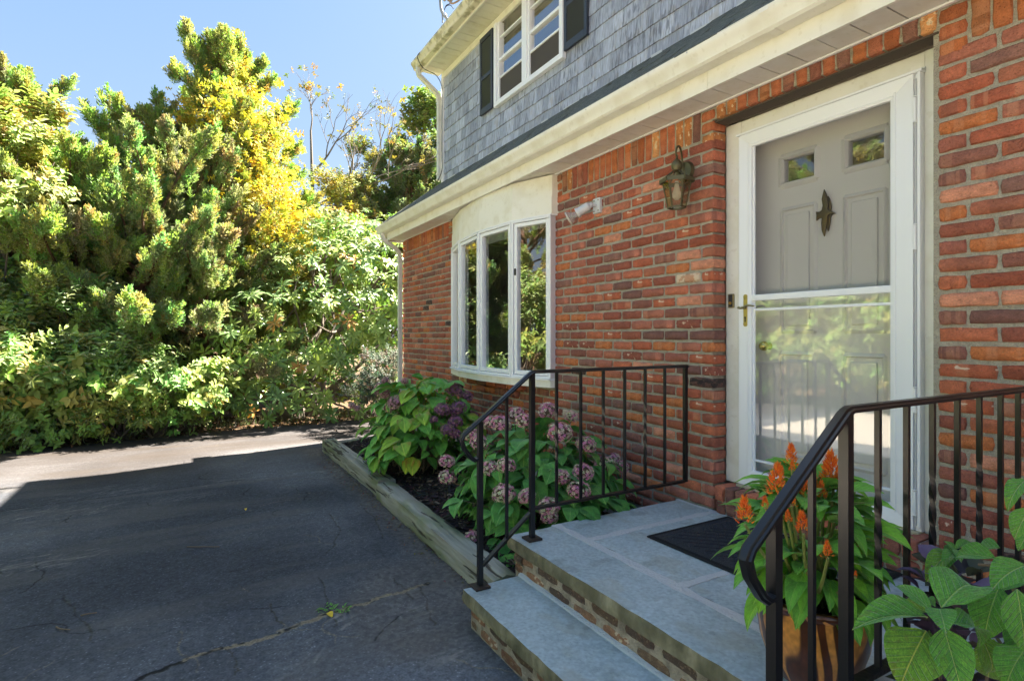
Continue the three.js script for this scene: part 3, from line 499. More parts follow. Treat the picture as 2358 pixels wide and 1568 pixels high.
function shutter(x0, x1, y0, y1, top) {
  const s = sub('shutter', house), m = std.shut ??= std(lin(0.032, 0.04, 0.055), 0.5), z = -0.632, mid = (y0 + y1) / 2 - 0.06;
  part('frame', merge([rbox(x0, x0 + 0.045, y0, y1, z, z + 0.03), rbox(x1 - 0.045, x1, y0, y1, z, z + 0.03), rbox(x0 + 0.045, x1 - 0.045, y0, y0 + 0.075, z, z + 0.03), rbox(x0 + 0.045, x1 - 0.045, mid, mid + 0.05, z, z + 0.03), rbox(x0 + 0.045, x1 - 0.045, y1 - 0.06, y1, z, z + 0.03)]), m, s);
  part('back', box(x0 + 0.04, x1 - 0.04, y0 + 0.02, y1 - 0.02, z - 0.004, z + 0.002), dark, s);
  const sl = new THREE.BoxGeometry(x1 - x0 - 0.09, 0.028, 0.007).rotateX(0.75);
  for (const [a, b] of [[y0 + 0.085, mid - 0.004], [mid + 0.06, y1 - 0.065]]) for (let y = a; y < b; y += 0.026) part('slat', sl, m, s).position.set((x0 + x1) / 2, y, z + 0.016);
}
shutter(-6.66, -6.31, 4.29, 5.295); shutter(-4.75, -4.37, 4.315, 5.298);

// --- the entrance
{
  const d = sub('entry_door', house), paint = std(lin(0.66, 0.63, 0.58), 0.5), z = -0.21;
  const slab = new THREE.Shape([[-2.224, 0.53], [-1.31, 0.53], [-1.31, 2.575], [-2.224, 2.575]].map(([x, y]) => new THREE.Vector2(x, y)));
  for (const [a, b, c, e] of [[-2.02, -1.842, 2.278, 2.412], [-1.66, -1.485, 2.278, 2.412]]) slab.holes.push(new THREE.Path([[a, c], [b, c], [b, e], [a, e]].map(([x, y]) => new THREE.Vector2(x, y))));
  part('door_leaf', new THREE.ExtrudeGeometry(slab, { depth: 0.04, bevelEnabled: false }).translate(0, 0, z - 0.04), paint, d);
  const mould = (a, b, c, e, w, h) => { const p = [V(a, c, z), V(b, c, z), V(b, e, z), V(a, e, z)].map((v) => v), prof = [[-w / 2, 0.0005], [-w * 0.22, h], [w * 0.1, h * 0.75], [w / 2, 0.0005]]; return merge(p.map((v, i) => sweep([v, p[(i + 1) % 4]], prof, V(0, 0, 1)))); };
  for (const [a, b, c, e] of [[-2.038, -1.825, 2.262, 2.428], [-1.677, -1.47, 2.262, 2.428]]) { part('lite_frame', mould(a, b, c, e, 0.036, 0.014), paint, d); part('lite', new THREE.PlaneGeometry(b - a, e - c).translate((a + b) / 2, (c + e) / 2, z - 0.02), glassM, d); }
  for (const [a, b, c, e] of [[-2.045, -1.822, 1.42, 2.138], [-1.688, -1.468, 1.42, 2.138], [-2.048, -1.83, 0.72, 1.322], [-1.693, -1.47, 0.72, 1.322]]) {
    part('panel', merge([mould(a + 0.012, b - 0.012, c + 0.012, e - 0.012, 0.024, 0.011), rbox(a + 0.045, b - 0.045, c + 0.045, e - 0.045, z - 0.002, z + 0.011, 0.008)]), paint, d);
  }
  const k = part('knob', new THREE.SphereGeometry(0.028, 14, 10).translate(-2.115, 1.35, z + 0.05), std(lin(0.45, 0.33, 0.14), 0.25, { metalness: 1 }), d); part('stem', new THREE.CylinderGeometry(0.012, 0.022, 0.05, 10).rotateX(Math.PI / 2).translate(-2.115, 1.35, z + 0.022), std(lin(0.45, 0.33, 0.14), 0.3, { metalness: 1 }), d);
  const c = sub('door_casing', house);
  part('side_casing', rbox(-2.348, -2.238, 0.526, 2.684, -0.21, -0.118), trimPaint, c); part('side_casing', rbox(-1.272, -1.165, 0.526, 2.684, -0.21, -0.118), trimPaint, c);
  part('head_casing', rbox(-2.238, -1.272, 2.6, 2.684, -0.21, -0.121), trimPaint, c);
  part('head_drip', merge([rbox(-2.245, -1.265, 2.587, 2.6, -0.12, -0.078, 0.003), rbox(-2.245, -1.265, 2.6, 2.612, -0.121, -0.108, 0.003)]), vinylWhite, c);
  part('jamb', merge([rbox(-2.2385, -2.224, 0.53, 2.588, -0.2, -0.094), rbox(-1.3, -1.271, 0.53, 2.588, -0.2, -0.094, 0.006), rbox(-1.287, -1.272, 0.55, 2.588, -0.094, -0.082, 0.004)]), vinylWhite, c);
  part('threshold', rbox(-2.238, -1.272, 0.518, 0.536, -0.2, -0.07), std(lin(0.5, 0.42, 0.28), 0.6), c);
  const s = sub('storm_door', house), zf = -0.112, zt = -0.082, X0 = -2.222, X1 = -1.303, g0 = -2.143, g1 = -1.394;
  const stile = (pts, n = 'stile') => part(n, toCreasedNormals(extrudeZ(pts, zf, zt - 0.004, 0.003), 0.4), vinylWhite, s);
  stile([[X0, 0.541], [g0, 0.628], [g0, 2.503], [X0, 2.583]]); stile([[g1, 0.628], [X1, 0.541], [X1, 2.583], [g1, 2.503]]);
  stile([[X0 + 0.001, 0.54], [X1 - 0.001, 0.54], [g1 - 0.001, 0.627], [g0 + 0.001, 0.627]], 'bottom_rail'); stile([[g0 + 0.001, 2.504], [g1 - 0.001, 2.504], [X1 - 0.001, 2.584], [X0 + 0.001, 2.584]], 'top_rail');
  part('stile_bead', merge([rbox(g0 - 0.022, g0 - 0.012, 0.6, 2.53, zt - 0.002, zt + 0.003, 0.002), rbox(g1 + 0.012, g1 + 0.022, 0.6, 2.53, zt - 0.002, zt + 0.003, 0.002), rbox(g0 - 0.01, g1 + 0.01, 2.51, 2.518, zt - 0.002, zt + 0.003, 0.002)]), vinylWhite, s);
  part('middle_rail', rbox(g0, g1, 1.61, 1.645, zf + 0.002, zt - 0.002, 0.005), vinylWhite, s);
  part('sash_rail', rbox(g0, g1, 1.552, 1.566, zf + 0.002, zt - 0.012, 0.003), vinylWhite, s); part('sash_rail', rbox(g0, g1, 0.686, 0.698, zf + 0.002, zt - 0.01, 0.003), vinylWhite, s);
  part('sash_rail', merge([rbox(g0, g0 + 0.014, 0.628, 2.503, zf + 0.002, zt - 0.014, 0.003), rbox(g1 - 0.01, g1, 0.628, 2.503, zf + 0.002, zt - 0.014, 0.003)]), vinylWhite, s);
  part('insect_screen', new THREE.PlaneGeometry(g1 - g0 - 0.024, 0.858).translate((g0 + g1) / 2, 2.074, -0.103), screenM, s);
  part('pane', new THREE.PlaneGeometry(g1 - g0 - 0.02, 0.99).translate((g0 + g1) / 2, 1.119, -0.101), glassDoor, s);
  const brass = std(lin(0.42, 0.34, 0.16), 0.3, { metalness: 1 });
  const hd = sub('handle', s);
  part('plate', merge([rbox(-2.193, -2.165, 1.477, 1.637, zt - 0.003, zt + 0.003, 0.003), new THREE.CylinderGeometry(0.014, 0.014, 0.006, 16).rotateX(Math.PI / 2).translate(-2.179, 1.637, zt), new THREE.CylinderGeometry(0.014, 0.014, 0.006, 16).rotateX(Math.PI / 2).translate(-2.179, 1.477, zt)]), brass, hd);
  part('lever', merge([tube(curve([V(-2.206, 1.574, zt + 0.03), V(-2.18, 1.57, zt + 0.036), V(-2.14, 1.584, zt + 0.034), V(-2.1, 1.578, zt + 0.03)], 12), 0.008, 8, 0.005), tube([V(-2.18, 1.572, zt), V(-2.18, 1.572, zt + 0.034)], 0.008, 8)]), brass, hd);
  part('keyhole', merge([new THREE.CylinderGeometry(0.006, 0.006, 0.003, 10).rotateX(Math.PI / 2).translate(-2.179, 1.515, zt + 0.004), box(-2.182, -2.176, 1.49, 1.515, zt + 0.003, zt + 0.005)]), dark, hd);
  for (const y of [2.42, 1.85, 1.12, 0.66]) part('hinge', merge([new THREE.CylinderGeometry(0.008, 0.008, 0.11, 8).translate(-1.2935, y, zt + 0.002), new THREE.CylinderGeometry(0.0085, 0.0085, 0.004, 8).translate(-1.2935, y + 0.06, zt + 0.002)]), vinylWhite, s);
  part('hinge_leaf', new THREE.CylinderGeometry(0.006, 0.006, 2.0, 8).translate(-1.2935, 1.56, zt - 0.006), std(lin(0.5, 0.5, 0.52), 0.5), s);
}
// the bird shaped knocker on the door
{
  const sh = [[0, 0.12], [0.008, 0.1], [0.017, 0.07], [0.02, 0.04], [0.016, 0.018], [0.022, 0.008], [0.034, 0.002], [0.05, -0.008], [0.034, -0.008], [0.024, -0.012], [0.016, -0.02], [0.014, -0.045], [0.008, -0.08], [0, -0.12], [-0.01, -0.09], [-0.012, -0.05], [-0.008, -0.024], [-0.026, -0.02], [-0.04, -0.03], [-0.038, -0.006], [-0.042, 0.012], [-0.024, 0.008], [-0.01, 0.016], [-0.004, 0.04], [-0.01, 0.075]].map(([x, y]) => new THREE.Vector2(x, y));
  const g = toCreasedNormals(new THREE.ExtrudeGeometry(new THREE.Shape(sh), { depth: 0.006, bevelEnabled: true, bevelSize: 0.003, bevelThickness: 0.004, bevelSegments: 2 }), 0.8);
  const m = std(lin(0.14, 0.095, 0.035), 0.42, { metalness: 0.85 }), k = thing('bird_door_knocker', 'bronze door knocker shaped like a flying bird, on the grey door', 'door knocker', V(-1.772, 2.06, -0.19));
  part('bird', g, m, k); part('hinge_block', new THREE.CylinderGeometry(0.012, 0.016, 0.02, 10).rotateX(Math.PI / 2).translate(0.004, 0, -0.009), m, k); part('back_wing', g, m, k).position.set(0.014, -0.004, -0.012); k.children[2].scale.set(0.75, 0.75, 0.8);
}
{
  const b = thing('doorbell', 'small bronze doorbell button plate on the white door casing', 'doorbell', V(-2.302, 1.62, -0.116)), br = std(lin(0.3, 0.24, 0.13), 0.4, { metalness: 0.8 });
  part('plate', rbox(-0.02, 0.02, -0.042, 0.042, -0.002, 0.012, 0.004), br, b); part('inset', rbox(-0.014, 0.014, -0.036, 0.036, 0.0115, 0.0135, 0.001), dark, b); part('button', new THREE.CylinderGeometry(0.009, 0.009, 0.008, 14).rotateX(Math.PI / 2).translate(0, -0.014, 0.016), std(lin(0.6, 0.45, 0.15), 0.3, { metalness: 1 }), b);
}
// coach lantern
{
  const t = thing('wall_lantern', 'bronze six sided glass coach lantern on the brick beside the door', 'lantern', V(-2.535, 2.33, 0)), m = std(lin(0.13, 0.115, 0.06), 0.45, { metalness: 0.6 }), B = V(0.03, 0, 0.135);
  part('back_plate', toCreasedNormals(new THREE.CylinderGeometry(0.06, 0.068, 0.022, 32).rotateX(Math.PI / 2).translate(-0.02, 0.115, 0.012), 0.6), m, t);
  part('arm', merge([tube(curve([V(-0.02, 0.115, 0.02), V(-0.018, 0.17, 0.035), V(-0.005, 0.225, 0.06), V(0.015, 0.25, 0.095), V(0.035, 0.238, 0.135), V(0.036, 0.2, 0.15), V(0.03, 0.178, 0.135)], 28), 0.0065, 8), tube(curve([V(0.03, 0.175, 0.135), V(0.045, 0.172, 0.145), V(0.052, 0.186, 0.15)], 8), 0.005, 6, 0.002)]), m, t);
  const lathe = (p) => new THREE.LatheGeometry(p.map(([r, y]) => new THREE.Vector2(r, y)), 20).translate(B.x, B.y, B.z);
  part('finial', lathe([[0.001, 0.178], [0.008, 0.172], [0.01, 0.162], [0.018, 0.156], [0.03, 0.14], [0.035, 0.122], [0.03, 0.104], [0.022, 0.096], [0.026, 0.09], [0.001, 0.088]]), m, t);
  const hex = (r, y, k) => { const a = k * Math.PI / 3 + 0.35; return V(B.x + r * Math.cos(a), y, B.z + r * Math.sin(a)); };
  const lg = phys(lin(0.82, 0.78, 0.66), 0.06, { transmission: 1, thickness: 0, ior: 1.6 });
  for (let k = 0; k < 6; k++) {
    const q = (r0, y0, r1, y1) => { const a = hex(r0, y0, k), b = hex(r0, y0, k + 1), c = hex(r1, y1, k + 1), d = hex(r1, y1, k); return soup([a, b, c, a, c, d].flatMap((v) => [v.x, v.y, v.z])); };
    part('roof_pane', q(0.094, 0.034, 0.026, 0.088), lg, t); part('pane', q(0.052, -0.13, 0.082, 0.02), lg, t);
    part('roof_bar', tube([hex(0.096, 0.034, k), hex(0.026, 0.09, k)], 0.004, 5), m, t); part('corner_bar', tube([hex(0.053, -0.132, k), hex(0.084, 0.022, k)], 0.0042, 5), m, t);
    const arch = Array.from({ length: 7 }, (_, i) => { const s = i / 6, y = -0.025 + 0.026 * Math.sin(s * Math.PI), w = (y + 0.13) / 0.15, rr = mix(0.0525, 0.0825, w); return hex(rr, y, k).lerp(hex(rr, y, k + 1), s); }); part('arch_bar', tube(arch, 0.003, 5), m, t);
  }
  const loop = (r, y) => Array.from({ length: 7 }, (_, k) => hex(r, y, k));
  part('rim', merge([0, 1, 2, 3, 4, 5].map((k) => sweep([hex(0.098, 0.028, k), hex(0.098, 0.028, k + 1)], [[-0.008, -0.012], [0.008, -0.008], [0.006, 0.012], [-0.008, 0.012]]))), m, t);
  part('base_ring', merge([0, 1, 2, 3, 4, 5].map((k) => sweep([hex(0.053, -0.134, k), hex(0.053, -0.134, k + 1)], rect(0.008, 0.01)))), m, t);
  part('bulb', lathe([[0.001, 0.03], [0.012, 0.028], [0.014, 0.0], [0.018, -0.02], [0.028, -0.05], [0.026, -0.072], [0.012, -0.088], [0.001, -0.09]]), phys(lin(0.9, 0.9, 0.85), 0.15, { transmission: 0.6, thickness: 0, ior: 1.5 }), t);
}
// flood light
{
  const t = thing('flood_light', 'grey metal flood light with a round glass bulb under the eave', 'flood light', V(-3.435, 2.405, 0)), m = std(lin(0.66, 0.67, 0.68), 0.5, { metalness: 0.1, bumpMap: grain, bumpScale: 0.001 });
  part('mounting_plate', rbox(-0.042, 0.042, -0.058, 0.058, -0.01, 0.022, 0.004), m, t);
  for (const [x, y] of [[-0.025, 0.04], [0.025, 0.04], [-0.025, -0.04], [0.025, -0.04]]) part('screw', new THREE.CylinderGeometry(0.006, 0.006, 0.004, 8).rotateX(Math.PI / 2).translate(x, y, 0.023), std(lin(0.2, 0.17, 0.1), 0.6), t);
  part('knuckle', merge([tube([V(0, 0, 0.02), V(-0.008, 0.002, 0.06)], 0.012, 10), new THREE.SphereGeometry(0.02, 14, 10).translate(-0.01, 0.002, 0.064)]), m, t);
  const d = V(-0.55, -0.42, 0.52).normalize(), at = (k) => V(-0.012, 0.002, 0.07).addScaledVector(d, k);
  const cyl = (a, b, r0, r1, n = 22) => toCreasedNormals(new THREE.CylinderGeometry(r1, r0, b - a, n), 0.5).applyMatrix4(basis(at((a + b) / 2), d, V(0, 0.8, 0.6)));
  part('lamp_holder', merge([cyl(0, 0.018, 0.02, 0.033), cyl(0.018, 0.105, 0.033, 0.035), cyl(0.1, 0.118, 0.04, 0.04)]), m, t);
  part('reflector', merge([cyl(0.119, 0.15, 0.018, 0.03), cyl(0.15, 0.185, 0.03, 0.058)]), phys(lin(0.85, 0.85, 0.85), 0.08, { transmission: 0.75, thickness: 0, ior: 1.5 }), t);
  part('lens', merge([cyl(0.185, 0.198, 0.06, 0.056)]), phys(lin(0.88, 0.86, 0.78), 0.1, { transmission: 0.6, thickness: 0, ior: 1.6 }), t);
}
// ornament inside the bow window
{
  const t = thing('swan_ornament', 'small pale swan ornament standing on the sill inside the bow window', 'ornament', V(-4.72, 1.045, 0.02)), m = std(lin(0.6, 0.6, 0.58), 0.4);
  part('body', new THREE.SphereGeometry(0.06, 16, 10).scale(1.5, 0.75, 0.8).translate(0, 0.045, 0), m, t); part('neck', tube(curve([V(0.07, 0.06, 0), V(0.11, 0.11, 0), V(0.09, 0.15, 0), V(0.12, 0.14, 0)], 14), 0.012, 8, 0.006), m, t);
}
// mast where the power line meets the house
{
  const t = thing('service_mast', 'grey electric service mast with looped wires above the upper gutter', 'service mast', V(-8.0, 5.9, -0.9)), m = std(lin(0.3, 0.32, 0.34), 0.5, { metalness: 0.2 });
  const pt = (x, y) => atDepth(x, y, 8.75).sub(t.position), line = (l, r, n = 20) => tube(curve(l.map(([x, y]) => pt(x, y)), n), r, 8);
  part('conduit', line([[1040, 62], [1027, 40], [1017, 26], [1014, 8], [1013, -30], [1014, -90]], 0.022), m, t);
  part('conduit_clamp', line([[1022, 32], [1026, 38]], 0.03, 2), std(lin(0.6, 0.6, 0.6), 0.35, { metalness: 0.8 }), t);
  part('guy_rod', line([[1019, 52], [1018, 20]], 0.012, 3), m, t);
  part('wire', line([[1022, 24], [1028, 14], [1037, 12], [1044, 20]], 0.006), dark, t); part('wire', line([[1022, 24], [1028, 12], [1036, 8], [1046, -6]], 0.006), dark, t);
  part('bracket', line([[1035, -4], [1037, 6], [1042, 8], [1055, 2], [1062, -4]], 0.014), std(lin(0.35, 0.22, 0.13), 0.7), t); part('coiled_wire', line([[1018, -4], [1024, 2], [1028, -6], [1032, 2], [1036, -5], [1040, 2], [1042, -20]], 0.01, 40), std(lin(0.3, 0.22, 0.14), 0.7), t);
}
// ---------------------------------------------------------------- steps, rails, mat, pot
const blueMap = tex(1024, 1024, (u, v) => {
  const n = fbm(u, v, 6, 6, 5, 121), f = fbm(u, v, 120, 120, 2, 122), st = fbm(u, v, 10, 16, 4, 123), sp = hash(Math.floor(u * 1024), Math.floor(v * 1024), 5);
  let c = mc([150, 163, 166], [184, 194, 195], n); c = ms(c, 0.9 + 0.2 * f); c = mc(c, [160, 156, 140], sst(0.55, 0.75, st) * 0.35); c = mc(c, [112, 112, 104], sst(0.64, 0.74, fbm(u, v, 14, 14, 4, 125)) * 0.25); if (sp > 0.9985) c = [60, 56, 50]; return c;
});
const blueBump = tex(512, 512, (u, v) => 255 * (0.6 * fbm(u, v, 20, 20, 4, 131) + 0.4 * fbm(u, v, 128, 128, 2, 132)), false);
const blueMat = std(0xffffff, 0.72, { map: blueMap, bumpMap: blueBump, bumpScale: 0.004 });
const edgeMap = tex(512, 256, (u, v) => { const n = fbm(u, v, 30, 16, 4, 141); return mc([92, 88, 66], [160, 152, 124], n * n * 1.4); });
const edgeMat = std(0xffffff, 0.92, { map: edgeMap, bumpMap: blueBump, bumpScale: 0.012 });
function slabGeo(x0, x1, y0, y1, z0, z1, seed) {         // sawn top, rough split edges
  const nx = Math.max(2, Math.round((x1 - x0) * 16)), nz = Math.max(2, Math.round((z1 - z0) * 12)), g = new THREE.BoxGeometry(x1 - x0, y1 - y0, z1 - z0, nx, 4, nz), p = g.attributes.position, hx = (x1 - x0) / 2, hz = (z1 - z0) / 2, hy = (y1 - y0) / 2;
  for (let i = 0; i < p.count; i++) {
    let x = p.getX(i), y = p.getY(i), z = p.getZ(i); const ex = Math.abs(x) > hx - 1e-5, ez = Math.abs(z) > hz - 1e-5, n = fbm(x / 2 + 0.5 + y, z / 2 + 0.5 + y * 2, 40, 40, 3, seed) - 0.5, t = Math.abs(y) / hy;
    if (ez) z -= Math.sign(z) * (0.004 + (n + 0.5) * 0.014 + (t > 0.9 ? 0.003 : 0)); if (ex) x -= Math.sign(x) * (0.004 + (n + 0.5) * 0.014); if (y > 0) y += (fbm(x / 2 + 0.5, z / 2 + 0.5, 6, 6, 2, seed + 4) - 0.5) * 0.003;
    p.setXYZ(i, x, y, z);
  }
  g.computeVertexNormals(); g.translate((x0 + x1) / 2, (y0 + y1) / 2, (z0 + z1) / 2); return g;
}
const steps = thing('front_steps', 'bluestone landing and step on brown brick risers at the front door', 'steps');
{
  const slab = (n, ...a) => { const seed = a[6], g = slabGeo(...a); muv(g, 0.7, seed * 0.31, seed * 0.17); part(n, g, [edgeMat, edgeMat, blueMat, blueMat, edgeMat, edgeMat], steps); };
  slab('landing_slab', -2.6, -0.74, 0.296, 0.36, 0.976, 1.292, 1); slab('landing_slab', -2.62, -2.335, 0.296, 0.3595, 0.004, 0.958, 2); slab('landing_slab', -2.315, -1.712, 0.296, 0.3605, 0.004, 0.956, 3); slab('landing_slab', -1.694, -0.74, 0.296, 0.36, 0.004, 0.957, 4);
  slab('tread_slab', -2.51, -0.72, 0.116, 0.18, 1.235, 1.595, 5);
  const lime = std(lin(0.54, 0.54, 0.535), 0.95, { bumpMap: grain, bumpScale: 0.01 }), jr = rng(9);
  const joint = (x0, z0, x1, z1, w) => { const a = V(x0, 0.3588, z0), b = V(x1, 0.3588, z1), n = 26, pts = Array.from({ length: n + 1 }, (_, i) => a.clone().lerp(b, i / n).add(V((jr() - 0.5) * 0.004, (jr() - 0.5) * 0.0015, (jr() - 0.5) * 0.004))); return sweep(pts, [[-w / 2, -0.012], [w / 2, -0.012], [w * 0.4, 0.0035], [-w * 0.4, 0.0035]], UPV, () => 0.75 + jr() * 0.5); };
  part('mortar_joint', merge([joint(-2.6, 0.967, -0.75, 0.967, 0.06), joint(-2.325, 0.01, -2.325, 0.955, 0.056), joint(-1.703, 0.01, -1.703, 0.955, 0.054), joint(-2.62, 0.012, -0.8, 0.012, 0.03)]), lime, steps);
  part('tread_joint', merge([Array.from({ length: 1 }, () => sweep(Array.from({ length: 27 }, (_, i) => V(-2.5 + i * 0.066, 0.181 + (jr() - 0.5) * 0.004, 1.258 + (jr() - 0.5) * 0.006)), [[-0.02, -0.01], [0.02, -0.01], [0.012, 0.006], [-0.016, 0.016]], UPV))].flat()), lime, steps);
  const tan = std(lin(0.46, 0.38, 0.28), 0.95, { map: tex(256, 256, (u, v) => ms([255, 255, 255], 0.65 + 0.5 * fbm(u, v, 20, 20, 4, 151))), bumpMap: grain, bumpScale: 0.014 });
  part('riser_mortar', merge([box(-2.556, -0.78, 0.13, 0.297, 0.1, 1.253), box(-2.556, -0.78, -0.1, 0.13, 0.1, 1.24), box(-2.468, -0.76, -0.05, 0.117, 1.24, 1.553)].map((g) => muv(g, 2))), tan, steps);
  const r = rng(31), q = new THREE.Matrix4(), e = new THREE.Euler(), sk = () => 40 + Math.floor(r() * 8);
  const put = (x, y, z, len, ht, turn) => { e.set((r() - 0.5) * 0.03, turn + (r() - 0.5) * 0.02, (r() - 0.5) * 0.03); q.makeRotationFromEuler(e).setPosition(x, y, z); place(part('brick', brickOf(len, ht, sk(), Math.floor(r() * 2), 0.08, 1.3), brickMat, steps), q); };
  const course = (x0, x1, y, z, ht, off) => { let x = x0 - off; while (x < x1) { const L = 0.165 + r() * 0.02, a = Math.max(x, x0), b = Math.min(x + L, x1); if (b - a > 0.05) put((a + b) / 2, y, z - 0.001 + r() * 0.002, b - a, ht, 0); x += L + 0.026 + r() * 0.012; } };
  course(-2.56, -0.78, 0.264, 1.255, 0.047, 0); course(-2.56, -0.78, 0.208, 1.255, 0.043, 0.09); course(-2.472, -0.76, 0.084, 1.555, 0.047, 0.02); course(-2.472, -0.76, 0.026, 1.555, 0.046, 0.1);
  for (let k = 0; k < 4; k++) for (let z = 0.1 + (k % 2) * 0.08; z < 1.2; z += 0.2) put(-2.558, 0.045 + k * 0.07, z, 0.18, 0.05, -Math.PI / 2);
  for (const [y, z, L] of [[0.084, 1.47, 0.13], [0.026, 1.44, 0.19], [0.026, 1.33, 0.02]]) if (L > 0.05) put(-2.471, y, z, L, 0.046, -Math.PI / 2);
}
// --- wrought iron rails
const iron = std(lin(0.011, 0.011, 0.012), 0.28), ironBump = std(lin(0.013, 0.011, 0.0095), 0.4, { bumpMap: grain, bumpScale: 0.0015 });
function railing(label, x, zWall, zTop, zLow, balusters, extra, post = 0.0245) {
  const t = thing('iron_railing', label, 'railing', V(x, 0, 0), 'iron railings of the front steps'), top = 1.22, slope = 0.745, ySl = (z) => top - (z - zTop) * slope;
  const prof = [[-0.0175, -0.005], [-0.0175, 0.003], [-0.012, 0.005], [-0.009, 0.011], [0, 0.0135], [0.009, 0.011], [0.012, 0.005], [0.0175, 0.003], [0.0175, -0.005]];
  const end = zLow + 0.1, tongue = [V(0, top, zWall), V(0, top, zTop - 0.01), V(0, top - 0.006, zTop + 0.008), V(0, ySl(end - 0.012), end - 0.012), V(0, ySl(end) - 0.012, end), V(0, ySl(end) - 0.05, end - 0.012), V(0, ySl(end) - 0.1, end - 0.05), V(0, ySl(end) - 0.115, end - 0.072), V(0, ySl(end) - 0.11, zLow + 0.012)];
  part('handrail', sweep(tongue, prof, SIDE), iron, t);
  const bar = (z, y0, y1, w, twisted) => { const n = twisted ? 44 : 1, pts = Array.from({ length: n + 1 }, (_, i) => V(0, mix(y0, y1, i / n), z)); return sweep(pts, rect(w, w), V(0, 0, 1), () => 1, (k) => (twisted ? clamp((k - 0.3) / 0.4) * Math.PI * 2 : 0)); };
  part('newel_post', bar(zTop, 0.36, top - 0.006, post), iron, t); part('newel_post', bar(zLow, 0.18, ySl(zLow) - 0.006, post), iron, t); part('wall_post', bar(zWall + 0.016, 0.515, top - 0.006, post * 0.9), iron, t);
  for (const [z, y] of [[zTop, 0.36], [zLow, 0.18]]) part('base_plate', rbox(-0.04, 0.04, y, y + 0.012, z - 0.04, z + 0.04, 0.003), std(lin(0.03, 0.018, 0.012), 0.6), t);
  part('bottom_rail', merge([box(-0.014, 0.014, 0.512, 0.526, zWall + 0.03, zTop - post / 2)]), ironBump, t);
  const zb0 = zTop + post / 2, zb1 = zLow - post / 2, yb = (z) => 0.508 - (z - zTop) * 0.78; part('lower_brace', sweep([V(0, yb(zb0), zb0), V(0, yb(zb1), zb1)], rect(0.026, 0.012), UPV), ironBump, t);
  balusters.forEach((z, i) => part('baluster', bar(z, 0.526, top - 0.006, 0.0135, extra.includes(i)), iron, t));
  const zm = (zTop + zLow) / 2; part('baluster', bar(zm, yb(zm), ySl(zm) - 0.008, 0.0135), iron, t);
}
railing('black iron railing on the flower bed side of the steps', -2.478, 0.075, 1.2, 1.5, [1.047, 0.888, 0.732, 0.576, 0.42, 0.263], [0, 2, 4]);
railing('black iron railing nearest the viewer, in front of the flower pot', -0.82, 0.075, 1.298, 1.585, [1.148, 1.0, 0.854, 0.7, 0.551, 0.395, 0.256], [0, 2, 4], 0.0255);
// --- mat
{
  const wv = (x, z) => { const n = 9, cx = Math.floor(x * n), cz = Math.floor(z * n), a = (cx + cz) % 2, fx = x * n - cx, fz = z * n - cz; return Math.pow(Math.abs(Math.sin((a ? fx : fz) * Math.PI * 4)), 0.6); };
  const hgt = tex(512, 512, (u, v) => { const e = Math.min(Math.min(u, 1 - u) * 1.4, Math.min(v, 1 - v)), s = (u * 1.4 + v) * 0.72, d = (u * 1.4 - v) * 0.72 + 4; return e < 0.04 ? 60 : e < 0.075 ? 170 + 60 * Math.sin(e * 500) : e < 0.09 ? 80 : 70 + 140 * wv(s, d) + 40 * hash(Math.floor(u * 512), Math.floor(v * 512), 7); }, false);
  const col = tex(512, 512, (u, v) => { const n = hash(Math.floor(u * 512), Math.floor(v * 512), 17), e = Math.min(Math.min(u, 1 - u) * 1.4, Math.min(v, 1 - v)); return e < 0.035 ? [22, 22, 23] : ms([52, 53, 58], 0.55 + 0.8 * n); });
  const t = thing('door_mat', 'dark charcoal woven door mat on the bluestone landing', 'door mat', V(-1.745, 0.362, 0.35)); t.rotation.y = 0.012;
  const base = new RoundedBoxGeometry(0.92, 0.008, 0.63, 1, 0.003).translate(0, 0.004, 0); part('rubber_edge', base, std(lin(0.012, 0.012, 0.012), 0.7), t);
  part('pile', new THREE.PlaneGeometry(0.91, 0.62).rotateX(-Math.PI / 2).translate(0, 0.0105, 0), std(0xffffff, 1, { map: col, bumpMap: hgt, bumpScale: 0.012 }), t);
  const ridges = []; for (const a of [0.78, -0.78]) for (let k = -6; k <= 6; k++) { const c = k * 0.07, L = 0.8; const pts = []; for (let i = 0; i <= 10; i++) { const s = (i / 10 - 0.5) * L, x = c + Math.cos(a) * s, z = Math.sin(a) * s; if (Math.abs(x) < 0.4 && Math.abs(z) < 0.26) pts.push(V(x, 0.0105, z)); } if (pts.length > 2) ridges.push(sweep(pts, [[-0.005, -0.002], [0.005, -0.002], [0.002, 0.003], [-0.002, 0.003]])); }
  part('woven_ridge', merge(ridges), std(lin(0.022, 0.022, 0.026), 1, { bumpMap: hgt, bumpScale: 0.004 }), t);
}
